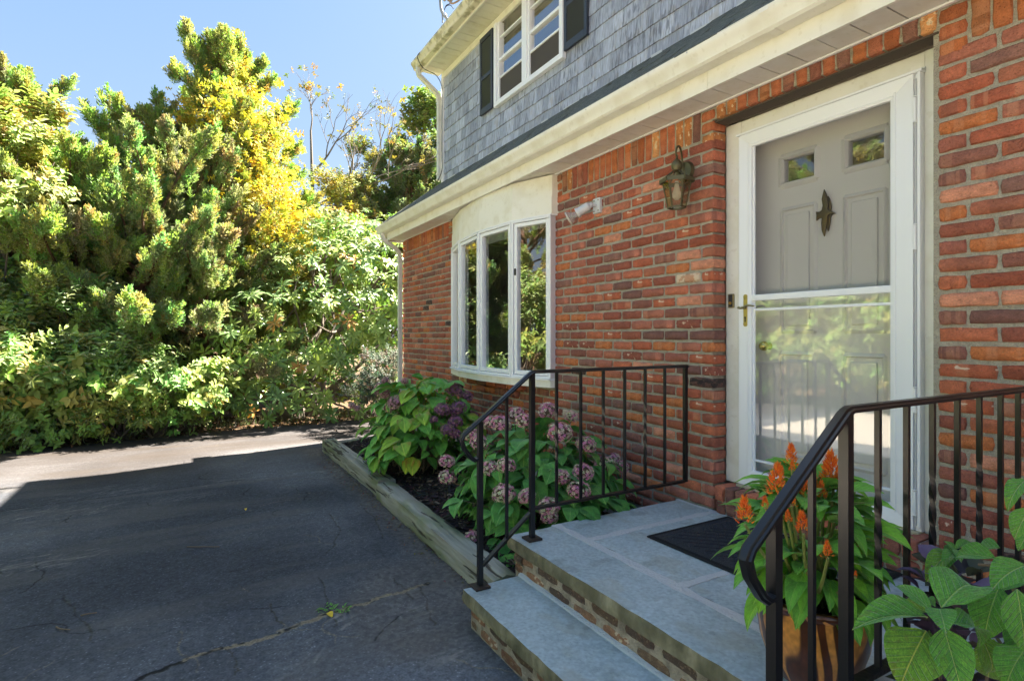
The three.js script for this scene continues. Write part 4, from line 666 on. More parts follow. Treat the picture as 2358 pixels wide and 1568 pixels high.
// --- glazed pot
{
  const t = thing('flower_pot', 'glazed brown flower pot with tan flame pattern on the landing', 'flower pot', V(-1.05, 0.362, 1.07));
  const map = tex(1024, 512, (u, v) => {
    const w = fbm(u, v, 8, 4, 3, 161), c0 = ms([78, 40, 14], 0.75 + 0.5 * fbm(u, v, 60, 30, 3, 163)); let c = c0;
    const s = (u * 15 + Math.sin(v * 7 + u * 31) * 0.35 + w * 0.5) % 1, k = Math.floor(u * 15 + Math.sin(v * 7 + u * 31) * 0.35 + w * 0.5), top = 0.5 + 0.4 * hash(k, 1, 5), bot = 0.05 + 0.15 * hash(k, 2, 5), q = (v - bot) / (top - bot), wd = 0.26 * Math.sqrt(Math.max(0, Math.sin(clamp(q) * Math.PI)));
    c = mc(c, ms([196, 134, 62], 0.8 + 0.35 * fbm(u, v, 90, 50, 2, 164)), sst(0.04, -0.04, Math.abs(s - 0.5) - wd) * (v < 0.86 ? 1 : 0)); return mc(c, [38, 18, 8], sst(0.08, 0.0, Math.abs(Math.abs(s - 0.5) - wd)) * 0.5 * (v < 0.86 ? 1 : 0));
  });
  const prof = [[0.001, 0], [0.09, 0], [0.108, 0.01], [0.134, 0.06], [0.153, 0.12], [0.161, 0.18], [0.158, 0.228], [0.162, 0.236], [0.166, 0.243], [0.168, 0.252], [0.162, 0.26], [0.15, 0.259], [0.146, 0.25], [0.142, 0.2], [0.001, 0.2]];
  part('vessel', new THREE.LatheGeometry(prof.slice(0, 14).map(([r, y]) => new THREE.Vector2(r, y)), 56), phys(0xffffff, 0.3, { map, clearcoat: 0.6, clearcoatRoughness: 0.15 }), t);
  part('potting_soil', new THREE.CircleGeometry(0.145, 24).rotateX(-Math.PI / 2).translate(0, 0.225, 0), std(lin(0.02, 0.014, 0.01), 1, { bumpMap: grain, bumpScale: 0.02 }), t);
}
// ---------------------------------------------------------------- plants of the bed and the pot
const leafTex = (base, vein, edge, seed) => tex(256, 256, (u, v) => {
  const x = Math.abs(u - 0.5) * 2, n = fbm(u, v, 7, 7, 4, seed), f = fbm(u, v, 40, 40, 2, seed + 2); let c = ms(base, 0.75 + 0.4 * n + 0.15 * f);
  const mid = sst(0.045, 0.012, x), q = (v * 8.5 - x * 3.4) % 1, d = Math.abs(((q + 1) % 1) - 0.5), sv = sst(0.44, 0.5, d) * sst(0.95, 0.2, x) * 0.65; c = mc(c, vein, Math.max(mid * 0.9, sv * 0.75));
  return edge ? mc(c, edge, sst(0.62, 0.95, x * 0.6 + n * 0.7) * 0.5) : c;
}, true, false);
const leafBump = tex(256, 256, (u, v) => { const x = Math.abs(u - 0.5) * 2, q = (v * 8.5 - x * 3.4 + 8) % 1, d = Math.abs(q - 0.5); return 170 - 90 * sst(0.4, 0.5, d) - 90 * sst(0.07, 0.01, x) + 40 * fbm(u, v, 30, 30, 2, 3); }, false, false);
const leafM = (map, tint, extra = {}) => phys(tint, 1, { map, bumpMap: leafBump, bumpScale: 0.002, transmission: 0.22, thickness: 0, clearcoat: 0.25, clearcoatRoughness: 0.38, ...extra });
const hyMap = leafTex([92, 148, 62], [150, 178, 96], null, 171), hyTex2 = leafTex([118, 158, 56], [176, 184, 92], [128, 74, 58], 175), ceMap = leafTex([106, 162, 58], [150, 182, 88], null, 181);
const hyMats = [leafM(hyMap, lin(0.85, 1, 0.85)), leafM(hyMap, lin(1, 1.0, 0.75)), leafM(hyMap, lin(0.7, 0.9, 0.8)), leafM(hyTex2, lin(1, 1, 0.9))], hyBright = [leafM(hyMap, lin(1.15, 1.25, 0.8)), leafM(hyTex2, lin(1.2, 1.25, 0.8)), leafM(hyMap, lin(1, 1.15, 0.85)), leafM(hyTex2, lin(1.3, 1.25, 0.7))], yellowLeaf = leafM(hyTex2, lin(1.9, 1.35, 0.6));
const hyLeaf = [leafGeo(0.125, 0.085, { droop: 0.7, seed: 1, wave: 0.1 }), leafGeo(0.11, 0.075, { droop: 0.95, seed: 2, wave: 0.12 }), leafGeo(0.14, 0.1, { droop: 0.5, seed: 3, wave: 0.08, fold: 0.1 })];
function mophead(seed, pal, n = 120) {
  const r = rng(seed), list = [];
  for (let i = 0; i < n; i++) {
    const y = 1 - 1.72 * (i + 0.5) / n, a = i * 2.39996 + r() * 0.6, k = Math.sqrt(Math.max(0, 1 - y * y)), nrm = V(k * Math.cos(a), y, k * Math.sin(a)), rad = 0.86 + 0.2 * r(), c = pal[Math.floor(Math.pow(r(), 1.1) * pal.length)], P = [];
    const t = nrm.clone().cross(V(r() - 0.5, r() - 0.5, r() - 0.5)).normalize(), b = nrm.clone().cross(t), o = nrm.clone().multiplyScalar(rad), w = 0.17 + 0.05 * r();
    for (let p = 0; p < 4; p++) {
      const q = p * Math.PI / 2, at = (rr, an, h) => o.clone().addScaledVector(t, rr * Math.cos(an)).addScaledVector(b, rr * Math.sin(an)).addScaledVector(nrm, h);
      const A = at(0.01, q, -0.02), B = at(w * 0.7, q - 0.62, 0.02 + 0.05 * r()), C = at(w, q, 0.0 + 0.09 * r()), D = at(w * 0.7, q + 0.62, 0.02 + 0.05 * r()); for (const v of [A, B, C, A, C, D]) P.push(v.x, v.y * 0.82, v.z);
    }
    const kk = 0.75 + 0.5 * r(); list.push([soup(P), null, [c[0] * kk, c[1] * kk, c[2] * kk]]);
  }
  list.push([new THREE.IcosahedronGeometry(0.72, 1).scale(1, 0.8, 1), null, [0.14, 0.1, 0.06]]); return merge(list);
}
const pink = [[0.6, 0.2, 0.3], [0.66, 0.3, 0.38], [0.52, 0.18, 0.33], [0.62, 0.42, 0.36], [0.58, 0.5, 0.34], [0.68, 0.6, 0.42], [0.45, 0.5, 0.28]], plum = [[0.28, 0.1, 0.18], [0.2, 0.075, 0.17], [0.36, 0.15, 0.21], [0.15, 0.07, 0.14], [0.34, 0.22, 0.17]];
const dusty = [[0.45, 0.2, 0.26], [0.36, 0.14, 0.22], [0.5, 0.3, 0.28], [0.3, 0.16, 0.18], [0.46, 0.36, 0.26]];
const heads = { pink: [mophead(1, pink), mophead(2, pink), mophead(3, pink)], plum: [mophead(4, plum), mophead(5, plum)], dusty: [mophead(6, dusty), mophead(7, dusty)] }, petalM = std(0xffffff, 0.75, { vertexColors: true });
const stemM = std(lin(0.12, 0.12, 0.05), 0.8), twigM = std(lin(0.17, 0.12, 0.075), 0.9);
function onDome(px, py, c, r) {            // where the line of sight meets the plant's dome
  const o = EYE.clone().sub(c), d = atDepth(px, py, 1).sub(EYE), S = V(1 / r.x, 1 / r.y, 1 / r.z), O = o.clone().multiply(S), D = d.clone().multiply(S), A = D.dot(D), B = O.dot(D), C = O.dot(O) - 1, k = B * B - A * C;
  return EYE.clone().addScaledVector(d, k > 0 ? (-B - Math.sqrt(k)) / A : -B / A);
}
function hydrangea(t, c, r, opt) {
  const R = rng(opt.seed), base = t.position, loc = (v) => v.clone().sub(base), stems = [];
  const headAt = [];
  for (const [px, py, pr] of opt.heads) { const p = onDome(px, py, c, r), s = pr / F * depthOf(p) * 1.05; headAt.push(p); const gs = opt.left && px < opt.left ? heads.dusty : opt.geo, m = part('flower_head', gs[Math.floor(R() * gs.length)], petalM, t); m.position.copy(loc(p)); m.scale.setScalar(s); m.rotation.set((R() - 0.5) * 0.6, R() * 6.28, (R() - 0.5) * 0.6); stems.push(p.clone().add(V(0, -s * 0.5, 0))); }
  const okay = (p) => headAt.every((h) => h.distanceTo(p) > 0.05);
  let n = 0, tries = 0;
  while (n < opt.leaves && tries++ < 4000) {
    const y = opt.low + (1 - opt.low) * R(), a = R() * 6.283, k = Math.sqrt(Math.max(0, 1 - y * y)), q = 0.72 + 0.32 * R(), nr = V(k * Math.cos(a), y, k * Math.sin(a)), p = c.clone().add(nr.clone().multiply(r).multiplyScalar(q));
    if (p.y < 0.1 || p.z < 0.03 || (opt.clip && !opt.clip(p)) || !okay(p)) continue;
    for (let j = 0; j < 2 && n < opt.leaves; j++) {
      const out = V(nr.x + (R() - 0.5) * 1.5, -0.15 - 0.45 * R() + nr.y * 0.25, nr.z + (R() - 0.5) * 1.5).normalize(), up = V((R() - 0.5) * 0.7 + nr.x * 0.6, 1, (R() - 0.5) * 0.7 + nr.z * 0.6), s = opt.size * (0.65 + 0.6 * R()), k2 = R();
      place(part('leaf', hyLeaf[Math.floor(R() * 3)], k2 < (opt.yellow ?? 0.02) ? yellowLeaf : (opt.bright ? hyBright : hyMats)[Math.floor(R() * (opt.mats ?? 3))], t), basis(loc(p), out, up, s)); n++;
    }
    if (R() < 0.25) stems.push(p);
  }
  const inner = [];          // the crowd of leaves deeper in the bush
  for (let i = 0; i < (opt.inner ?? 0); i++) {
    const y = opt.low + (0.92 - opt.low) * R(), a = R() * 6.283, k = Math.sqrt(Math.max(0, 1 - y * y)), q = 0.45 + 0.45 * R(), nr = V(k * Math.cos(a), y, k * Math.sin(a)), p = c.clone().add(nr.clone().multiply(r).multiplyScalar(q));
    if (p.y < 0.12 || p.z < 0.03 || (opt.clip && !opt.clip(p))) continue;
    inner.push([hyLeaf[Math.floor(R() * 3)], basis(loc(p), V(nr.x + (R() - 0.5) * 1.5, -0.1 - 0.4 * R() + nr.y * 0.3, nr.z + (R() - 0.5) * 1.5), V((R() - 0.5) * 0.8 + nr.x * 0.6, 1, (R() - 0.5) * 0.8 + nr.z * 0.6), opt.size * (0.6 + 0.6 * R()))]);
  }
  if (inner.length) stuff(part('leaves_deeper_in', merge(inner), (opt.bright ? hyBright : hyMats)[0], t));
  for (const p of stems) { const b = V(c.x + (R() - 0.5) * r.x * 0.7, 0.06, c.z + (R() - 0.5) * r.z * 0.7), m = b.clone().lerp(p, 0.5).add(V((R() - 0.5) * 0.08, 0.05, (R() - 0.5) * 0.08)); part('stem', tube(curve([loc(b), loc(m), loc(p)], 6), 0.006, 5, 0.003), R() < 0.5 ? stemM : twigM, t); }
}
const R4 = (x, y) => [(1300 + x * 0.44643) / 1.27226, (1000 + y * 0.44643) / 1.27226], R8 = (x, y) => [(900 + x * 0.31881) / 1.27226, (1000 + y * 0.31888) / 1.27226];
{
  const t = thing('hydrangea_bush', 'hydrangea with many fading pink flower heads behind the bed side railing', 'hydrangea', V(-3.25, 0.06, 0.72));
  const hs = [[685, 455, 62], [765, 600, 78], [935, 680, 64], [1060, 810, 66], [1165, 825, 50], [915, 860, 68], [775, 890, 54], [885, 975, 74], [690, 1085, 68], [695, 1150, 55], [545, 1015, 56], [395, 1000, 72], [305, 835, 58], [410, 815, 60], [235, 665, 58], [175, 610, 48], [375, 545, 68], [470, 480, 56], [530, 525, 60], [300, 535, 52], [840, 495, 46], [185, 1285, 48], [20, 790, 52], [25, 890, 56], [1120, 770, 40]];
  hydrangea(t, V(-3.3, 0.22, 0.66), V(0.66, 0.66, 0.52), { seed: 5, leaves: 300, inner: 420, size: 1.25, low: -0.3, heads: hs.map(([x, y, q]) => [...R4(x, y), q * 0.3509]), geo: heads.pink, clip: (p) => p.x < -2.52 || p.z > 1.32 });
}
{
  const t = thing('hydrangea_bush', 'tall leggy hydrangea with dull purple heads and yellowing leaves, mid bed', 'hydrangea', V(-5.2, 0.06, 0.82));
  const hs = [[715, 360, 36], [680, 440, 70], [715, 490, 50], [810, 565, 72], [410, 590, 34], [460, 615, 30], [655, 600, 32], [895, 370, 34], [1350, 450, 70], [1460, 510, 62], [1385, 620, 76], [1240, 630, 68], [1360, 740, 66], [1290, 820, 66], [1360, 850, 55], [1520, 690, 55], [1160, 720, 40]];
  hydrangea(t, V(-5.15, 0.42, 0.78), V(0.6, 0.62, 0.5), { seed: 9, leaves: 300, inner: 300, size: 1.3, low: -0.35, heads: hs.map(([x, y, q]) => [...R8(x, y), q * 0.2506]), geo: heads.plum, left: 960, yellow: 0.07, mats: 4, bright: 1, clip: (p) => p.x < -4.75 + (p.y - 0.3) * 0.3 && p.z < 1.5 });
  const r = rng(2), dry = []; for (let i = 0; i < 26; i++) { const a = V((r() - 0.5) * 0.35, 0, (r() - 0.5) * 0.3), b = a.clone().multiplyScalar(1.6).add(V(0, 0.3 + 0.3 * r(), 0)); dry.push(tube(curve([a, a.clone().lerp(b, 0.5).add(V(0.02, 0, 0.02)), b], 5), 0.006, 5, 0.003)); } part('dry_stems', merge(dry), twigM, t);
}
// hydrangea at the right edge, close to the viewer: each leaf where it hangs
const bigLeaf = [leafGeo(1, 0.62, { nl: 12, droop: 0.75, seed: 5, wave: 0.14, fold: 0.16 }), leafGeo(1, 0.7, { nl: 12, droop: 1.05, seed: 6, wave: 0.14, fold: 0.2 }), leafGeo(1, 0.5, { nl: 12, droop: 0.55, seed: 7, wave: 0.12, fold: 0.3 })];
const bigMap = tex(512, 512, (u, v) => {
  const x = Math.abs(u - 0.5) * 2, n = fbm(u, v, 7, 7, 4, 191), f = fbm(u, v, 60, 60, 3, 192); let c = ms(mc([78, 140, 52], [122, 172, 62], n), 0.72 + 0.5 * f);
  const side = u > 0.5 ? 0.25 : 0, q = ((v * 5.6 - x * 2.4 + side + 8) % 1), d = Math.abs(q - 0.5), q2 = ((v * 30 + x * 9 * Math.sin(v * 9)) % 1 + 1) % 1; c = mc(c, [176, 192, 104], Math.max(sst(0.035, 0.008, x), sst(0.462, 0.5, d) * sst(0.98, 0.1, x) * 0.8)); c = mc(c, [120, 160, 74], sst(0.36, 0.5, Math.abs(q2 - 0.5)) * 0.12);
  return mc(c, [96, 72, 54], sst(0.6, 0.9, fbm(u, v, 9, 9, 4, 195)) * 0.35);
}, true, false);
const bigM = [phys(lin(0.9, 1, 0.8), 1, { map: bigMap, bumpMap: leafBump, bumpScale: 0.006, transmission: 0.22, thickness: 0, clearcoat: 0.12, clearcoatRoughness: 0.5 }), phys(lin(0.75, 0.95, 0.75), 1, { map: bigMap, bumpMap: leafBump, bumpScale: 0.006, transmission: 0.22, thickness: 0, clearcoat: 0.12, clearcoatRoughness: 0.5 }), phys(lin(1, 0.9, 0.6), 1, { map: bigMap, bumpMap: leafBump, bumpScale: 0.006, transmission: 0.25, thickness: 0 })];
{
  const t = thing('hydrangea_bush', 'large leaved hydrangea with no blossom at the right edge beside the near railing', 'hydrangea', V(-0.35, 0, 1.3)), r = rng(3), base = t.position;
  // [stalk x, y, tip x, y (as seen), depth at stalk, depth at tip, width over length, material]
  const Q = (x, y) => [(2050 + x * 0.4433) / 1.27226, (1300 + y * 0.44324) / 1.27226];
  const L = [[1510, 1150, 1050, 1168, 1.0, 0.97, 0.42, 0], [1540, 1110, 1305, 915, 1.0, 1.06, 0.38, 0], [1600, 1085, 1865, 852, 1.0, 1.06, 0.52, 0], [1650, 1190, 1930, 1235, 0.98, 1.0, 0.42, 1], [1615, 1215, 1735, 1640, 0.98, 0.92, 0.72, 0], [1500, 1235, 1325, 1580, 0.99, 0.96, 0.72, 2], [1590, 1090, 1625, 1225, 0.99, 0.94, 0.85, 1], [1530, 1120, 1288, 1052, 1.02, 1.08, 0.32, 2], [1520, 1230, 1515, 1470, 1.02, 1.02, 0.3, 2], [1560, 1080, 1500, 1020, 1.02, 1.06, 0.5, 1],
    [1965, 760, 1692, 735, 1.12, 1.2, 0.6, 1], [2165, 800, 1945, 918, 1.05, 1.03, 0.62, 0], [1990, 690, 1800, 700, 1.15, 1.22, 0.5, 1], [2190, 900, 1990, 965, 1.08, 1.1, 0.5, 1], [2100, 960, 2160, 1370, 1.0, 0.97, 0.66, 0], [1985, 935, 1875, 1275, 1.06, 1.04, 0.62, 1], [1850, 1250, 1995, 1580, 1.05, 1.03, 0.5, 2], [2160, 1350, 2010, 1590, 1.0, 0.98, 0.62, 1], [1950, 1290, 1900, 1600, 1.1, 1.1, 0.5, 2], [2160, 235, 2030, 392, 1.02, 1.0, 0.36, 0], [2190, 420, 2085, 620, 1.0, 1.0, 0.62, 0], [2200, 560, 2110, 700, 1.05, 1.05, 0.6, 1], [2050, 1000, 1950, 1200, 1.12, 1.12, 0.6, 2], [2200, 1150, 2080, 1420, 1.04, 1.02, 0.6, 1],
    [1690, 700, 1800, 650, 1.5, 1.52, 0.4, 0], [1690, 700, 1640, 645, 1.5, 1.5, 0.5, 1], [1685, 705, 1580, 715, 1.5, 1.55, 0.4, 1], [1680, 715, 1490, 860, 1.5, 1.47, 0.36, 2], [1690, 715, 1620, 800, 1.5, 1.46, 0.4, 1], [1700, 700, 1730, 760, 1.5, 1.46, 0.5, 0]].map(([a, b, c, d, ...q]) => [...Q(a, b), ...Q(c, d), ...q]);
  for (const [a, b, c, d, e, f, w, k] of L) {
    const p = atDepth(a, b, e), q = atDepth(c, d, f), dir = q.clone().sub(p), len = dir.length() * 1.06, g = k === 2 ? bigLeaf[1] : bigLeaf[Math.floor(r() * 3)], view = EYE.clone().sub(p).normalize();
    const nor = V(0, 1, 0).multiplyScalar(0.75).add(view.multiplyScalar(0.75)).add(V((r() - 0.5) * 0.4, 0, (r() - 0.5) * 0.4)); dir.normalize().add(nor.clone().normalize().multiplyScalar(0.2));
    place(part('leaf', g, bigM[k], t), basis(p.clone().sub(base), dir, nor, len, len * w / 0.6));
  }
  const st = (l) => part('stem', tube(curve(l.map((v) => v.clone().sub(base)), 10), 0.006, 6, 0.004), stemM, t);
  st([V(-0.3, 0, 1.35), V(-0.36, 0.4, 1.5), V(-0.43, 0.75, 1.6), atDepth(2164, 1412, 1.0)]); st([V(-0.25, 0, 1.2), V(-0.28, 0.5, 1.35), atDepth(2330, 1345, 1.1)]); st([V(-0.2, 0, 1.3), V(-0.15, 0.6, 1.5), atDepth(2395, 1400, 0.93)]); st([V(-0.45, 0, 0.7), V(-0.52, 0.3, 0.8), atDepth(2187, 1290, 1.5)]);
  part('twig', tube(curve([atDepth(2255, 1300, 1.25), atDepth(2310, 1303, 1.2), atDepth(2390, 1310, 1.15)].map((v) => v.sub(base)), 6), 0.003, 5), twigM, t);
}
{
  const t = thing('purple_leaved_plant', 'small dusky purple plant at the foot of the brick by the near railing', 'plant', atDepth(2205, 1345, 1.47).setY(0.32)), r = rng(14), g = leafGeo(0.06, 0.045, { nl: 4 }), ms2 = [std(lin(0.07, 0.045, 0.085), 0.6), std(lin(0.05, 0.04, 0.045), 0.7), std(lin(0.05, 0.06, 0.035), 0.7), std(lin(0.13, 0.09, 0.17), 0.6)];
  for (let i = 0; i < 170; i++) { const a = r() * 6.28, q = Math.sqrt(r()), y = 0.08 + 0.4 * Math.pow(r(), 0.7), p = V(Math.cos(a) * q * 0.085, y, Math.sin(a) * q * 0.085); place(part('leaf', g, ms2[Math.floor(r() * 4)], t), basis(p, V(Math.cos(a), 0.2 + r(), Math.sin(a)), V(r() - 0.5, 1, r() - 0.5), 0.7 + 0.6 * r())); }
  for (let i = 0; i < 6; i++) { const a = r() * 6.28; part('stem', tube([V(0.01 * i - 0.03, -0.32, 0), V(Math.cos(a) * 0.08, 0.3, Math.sin(a) * 0.08)], 0.004, 5), twigM, t); }
}
// celosia in the pot
{
  const t = thing('celosia_plant', 'celosia with orange feathery plumes growing in the brown pot', 'celosia', V(-1.05, 0.59, 1.07)), r = rng(44), cl = [leafGeo(0.13, 0.062, { droop: 0.6, seed: 11, wave: 0.14, wide: 0.35 }), leafGeo(0.12, 0.05, { droop: 0.9, seed: 12, wave: 0.16, wide: 0.32 }), leafGeo(0.1, 0.055, { droop: 0.4, seed: 13, wave: 0.12, wide: 0.36 })];
  const cm = [leafM(ceMap, lin(1, 1.1, 0.7)), leafM(ceMap, lin(1.25, 1.25, 0.6)), leafM(ceMap, lin(0.85, 1, 0.7))];
  const plume = (seed) => { const q = rng(seed), l = []; for (let i = 0; i < 210; i++) { const h = Math.pow(q(), 0.8), a = q() * 6.28, rad = 0.26 * (1 - h) * (0.5 + 0.6 * q()) + 0.015, p = V(Math.cos(a) * rad, h * 0.9, Math.sin(a) * rad), d = V(Math.cos(a) * (0.9 - h * 0.5), 0.9, Math.sin(a) * (0.9 - h * 0.5)).normalize(), s = d.clone().cross(V(q() - 0.5, q() - 0.5, q() - 0.5)).normalize().multiplyScalar(0.03), e = p.clone().addScaledVector(d, 0.13 + 0.08 * q()), u = p.clone().sub(s), w = p.clone().add(s), k = q(); l.push([soup([u, w, e].flatMap((v) => [v.x, v.y, v.z])), null, k < 0.6 ? [0.9, 0.2, 0.012] : k < 0.88 ? [0.95, 0.34, 0.02] : [0.75, 0.1, 0.01]]); } return merge(l); };
  const plumes = [plume(1), plume(2), plume(3)], pm = phys(0xffffff, 1, { vertexColors: true, transmission: 0.25, thickness: 0 });
  const Z3 = (x, y) => [(2100 + x * 0.31888) / 1.27226, (1300 + y * 0.31888) / 1.27226], stems = [];
  const tops = [[690, 200, 60, 1.78, 140], [700, 250, 230, 1.74, 70], [550, 480, 270, 1.7, 210], [1080, 380, 150, 1.82, 230], [1020, 350, 190, 1.84, 150], [1130, 380, 240, 1.8, 130], [840, 500, 350, 1.76, 160], [870, 470, 300, 1.8, 160], [960, 500, 400, 1.78, 110], [260, 740, 570, 1.66, 180], [450, 590, 510, 1.72, 80], [800, 830, 690, 1.62, 150], [1025, 1050, 955, 1.58, 110], [660, 720, 660, 1.7, 80], [690, 570, 500, 1.72, 90], [590, 300, 230, 1.75, 70], [1275, 420, 350, 1.85, 80], [1275, 1225, 1200, 1.6, 40]];
  for (const [x, yb, yt, d, hpx] of tops) { const p = atDepth(...Z3(x, yb), d - 0.1), s = hpx * 0.25064 / F * d; const m = part('flower_plume', plumes[Math.floor(r() * 3)], pm, t); m.position.copy(p).sub(t.position); m.scale.set(s * 1.5, s * 1.4, s * 1.5); m.rotation.set((r() - 0.5) * 0.3, r() * 6, (r() - 0.5) * 0.3); stems.push(p.clone().sub(t.position)); }
  stems.forEach((p) => part('stem', tube(curve([V((r() - 0.5) * 0.1, 0, (r() - 0.5) * 0.1), V(p.x * 0.6, p.y * 0.5, p.z * 0.6), p], 6), 0.006, 6, 0.004), std.ces ??= std(lin(0.2, 0.24, 0.06), 0.7), t));
  for (let i = 0; i < 300; i++) {
    const h = Math.pow(r(), 1.25), a = r() * 6.283, env = 0.2 * Math.sqrt(Math.max(0.02, Math.sin(clamp(h * 0.84 + 0.2) * Math.PI))), q = env * (0.45 + 0.55 * r()), p = V(Math.cos(a) * q * 0.75, 0.02 + h * 0.36, Math.sin(a) * q * 0.75), dn = h < 0.35 ? -0.45 : 0.35; if (h < 0.1) continue;
    place(part('leaf', cl[Math.floor(r() * 3)], cm[Math.floor(r() * 3)], t), basis(p, V(Math.cos(a), dn + (r() - 0.4) * 0.8, Math.sin(a)), V(Math.cos(a) * 0.5 + (r() - 0.5) * 0.6, 1, Math.sin(a) * 0.5 + (r() - 0.5) * 0.6), 0.75 + 0.6 * r()));
  }
}
// ---------------------------------------------------------------- trees and shrubs round the drive
const barkM = std(0xffffff, 0.95, { map: tex(256, 512, (u, v) => mc([66, 48, 36], [150, 112, 84], fbm(u, v, 14, 5, 4, 211))), bumpMap: grain, bumpScale: 0.02 });
const greyBark = std(lin(0.16, 0.13, 0.1), 0.95, { bumpMap: grain, bumpScale: 0.01 });
const foliage = (rough = 1, tr = 0.28, coat = 0) => phys(0xffffff, rough, { transmission: tr, thickness: 0, vertexColors: false, clearcoat: coat, clearcoatRoughness: 0.35 });
function cedarSpray(seed, n = 28) {       // a feathery plume of scale leaves, one unit long along +y
  const r = rng(seed), P = [];
  const blade = (p, d, L, w) => { const s = d.clone().cross(V(r() - 0.5, r() - 0.5, r() - 0.5)).normalize().multiplyScalar(w), e = p.clone().addScaledVector(d, L), m = p.clone().addScaledVector(d, L * 0.45); for (const v of [p, m.clone().add(s), e, p, e, m.clone().sub(s)]) P.push(v.x, v.y, v.z); };
  for (let i = 0; i < n; i++) {
    const t = Math.pow(i / n, 0.9), a = r() * 6.283, o = V(Math.cos(a), 0, Math.sin(a)), p = V((r() - 0.5) * 0.1, t * 0.8, (r() - 0.5) * 0.1), d = o.clone().multiplyScalar(0.85 - 0.5 * t).add(V(0, 0.55 + 0.5 * t, 0)).normalize(), L = (0.5 - 0.28 * t) * (0.7 + 0.6 * r());
    for (let k = 0; k < 4; k++) { const q = p.clone().addScaledVector(d, L * k / 4), dd = d.clone().add(V((r() - 0.5) * 1.3, (r() - 0.3) * 0.9, (r() - 0.5) * 1.3)).normalize(); blade(q, dd, 0.13 + 0.1 * r(), 0.038); }
  }
  return soup(P);
}
const cedarSprays = [cedarSpray(1), cedarSpray(2), cedarSpray(3)];
function sprig(seed, n, L, W, spread = 1, flat = 0.5, nl = 3) {      // a twig with leaves
  const r = rng(seed), g = leafGeo(L, W, { nl, fold: 0.14, droop: 0.5 }), l = [];
  for (let i = 0; i < n; i++) { const t = (i + 0.5) / n, a = i * 2.4 + r(); l.push([g, basis(V(0, t * 0.9, 0), V(Math.cos(a) * spread, 0.35 + r() * 0.5, Math.sin(a) * spread), V((r() - 0.5) * (1 - flat), 1, (r() - 0.5) * (1 - flat)), 0.7 + 0.6 * r())]); }
  return merge(l);
}
function whorl(seed, n = 10) {            // rhododendron: a rosette of long leaves
  const r = rng(seed), g = leafGeo(1, 0.3, { nl: 5, fold: 0.12, droop: 0.55, wide: 0.55 }), l = [];
  for (let i = 0; i < n; i++) { const a = i * 2.39996 + r() * 0.4, up = i < n * 0.4 ? 0.55 : 0.05 - 0.35 * r(); l.push([g, basis(V(Math.cos(a) * 0.06, 0, Math.sin(a) * 0.06), V(Math.cos(a), up, Math.sin(a)), V(-Math.cos(a) * up * 0.6, 1, -Math.sin(a) * up * 0.6), 0.75 + 0.45 * r())]); }
  return merge(l);
}
const jitterC = (r, c, k) => lin(c[0] * (1 - k + 2 * k * r()), c[1] * (1 - k + 2 * k * r()), c[2] * (1 - k + 2 * k * r()));
const limb = (a, b, r0, r1, R, bow = 0.1) => { const L = a.distanceTo(b); return tube(curve([a, a.clone().lerp(b, 0.35).add(V((R() - 0.5) * bow * L, -bow * L * 0.5 * R(), (R() - 0.5) * bow * L)), a.clone().lerp(b, 0.7).add(V((R() - 0.5) * bow * L, 0, (R() - 0.5) * bow * L)), b], 7), r0, 6, r1); };
const cedarM = foliage(1, 0.58);
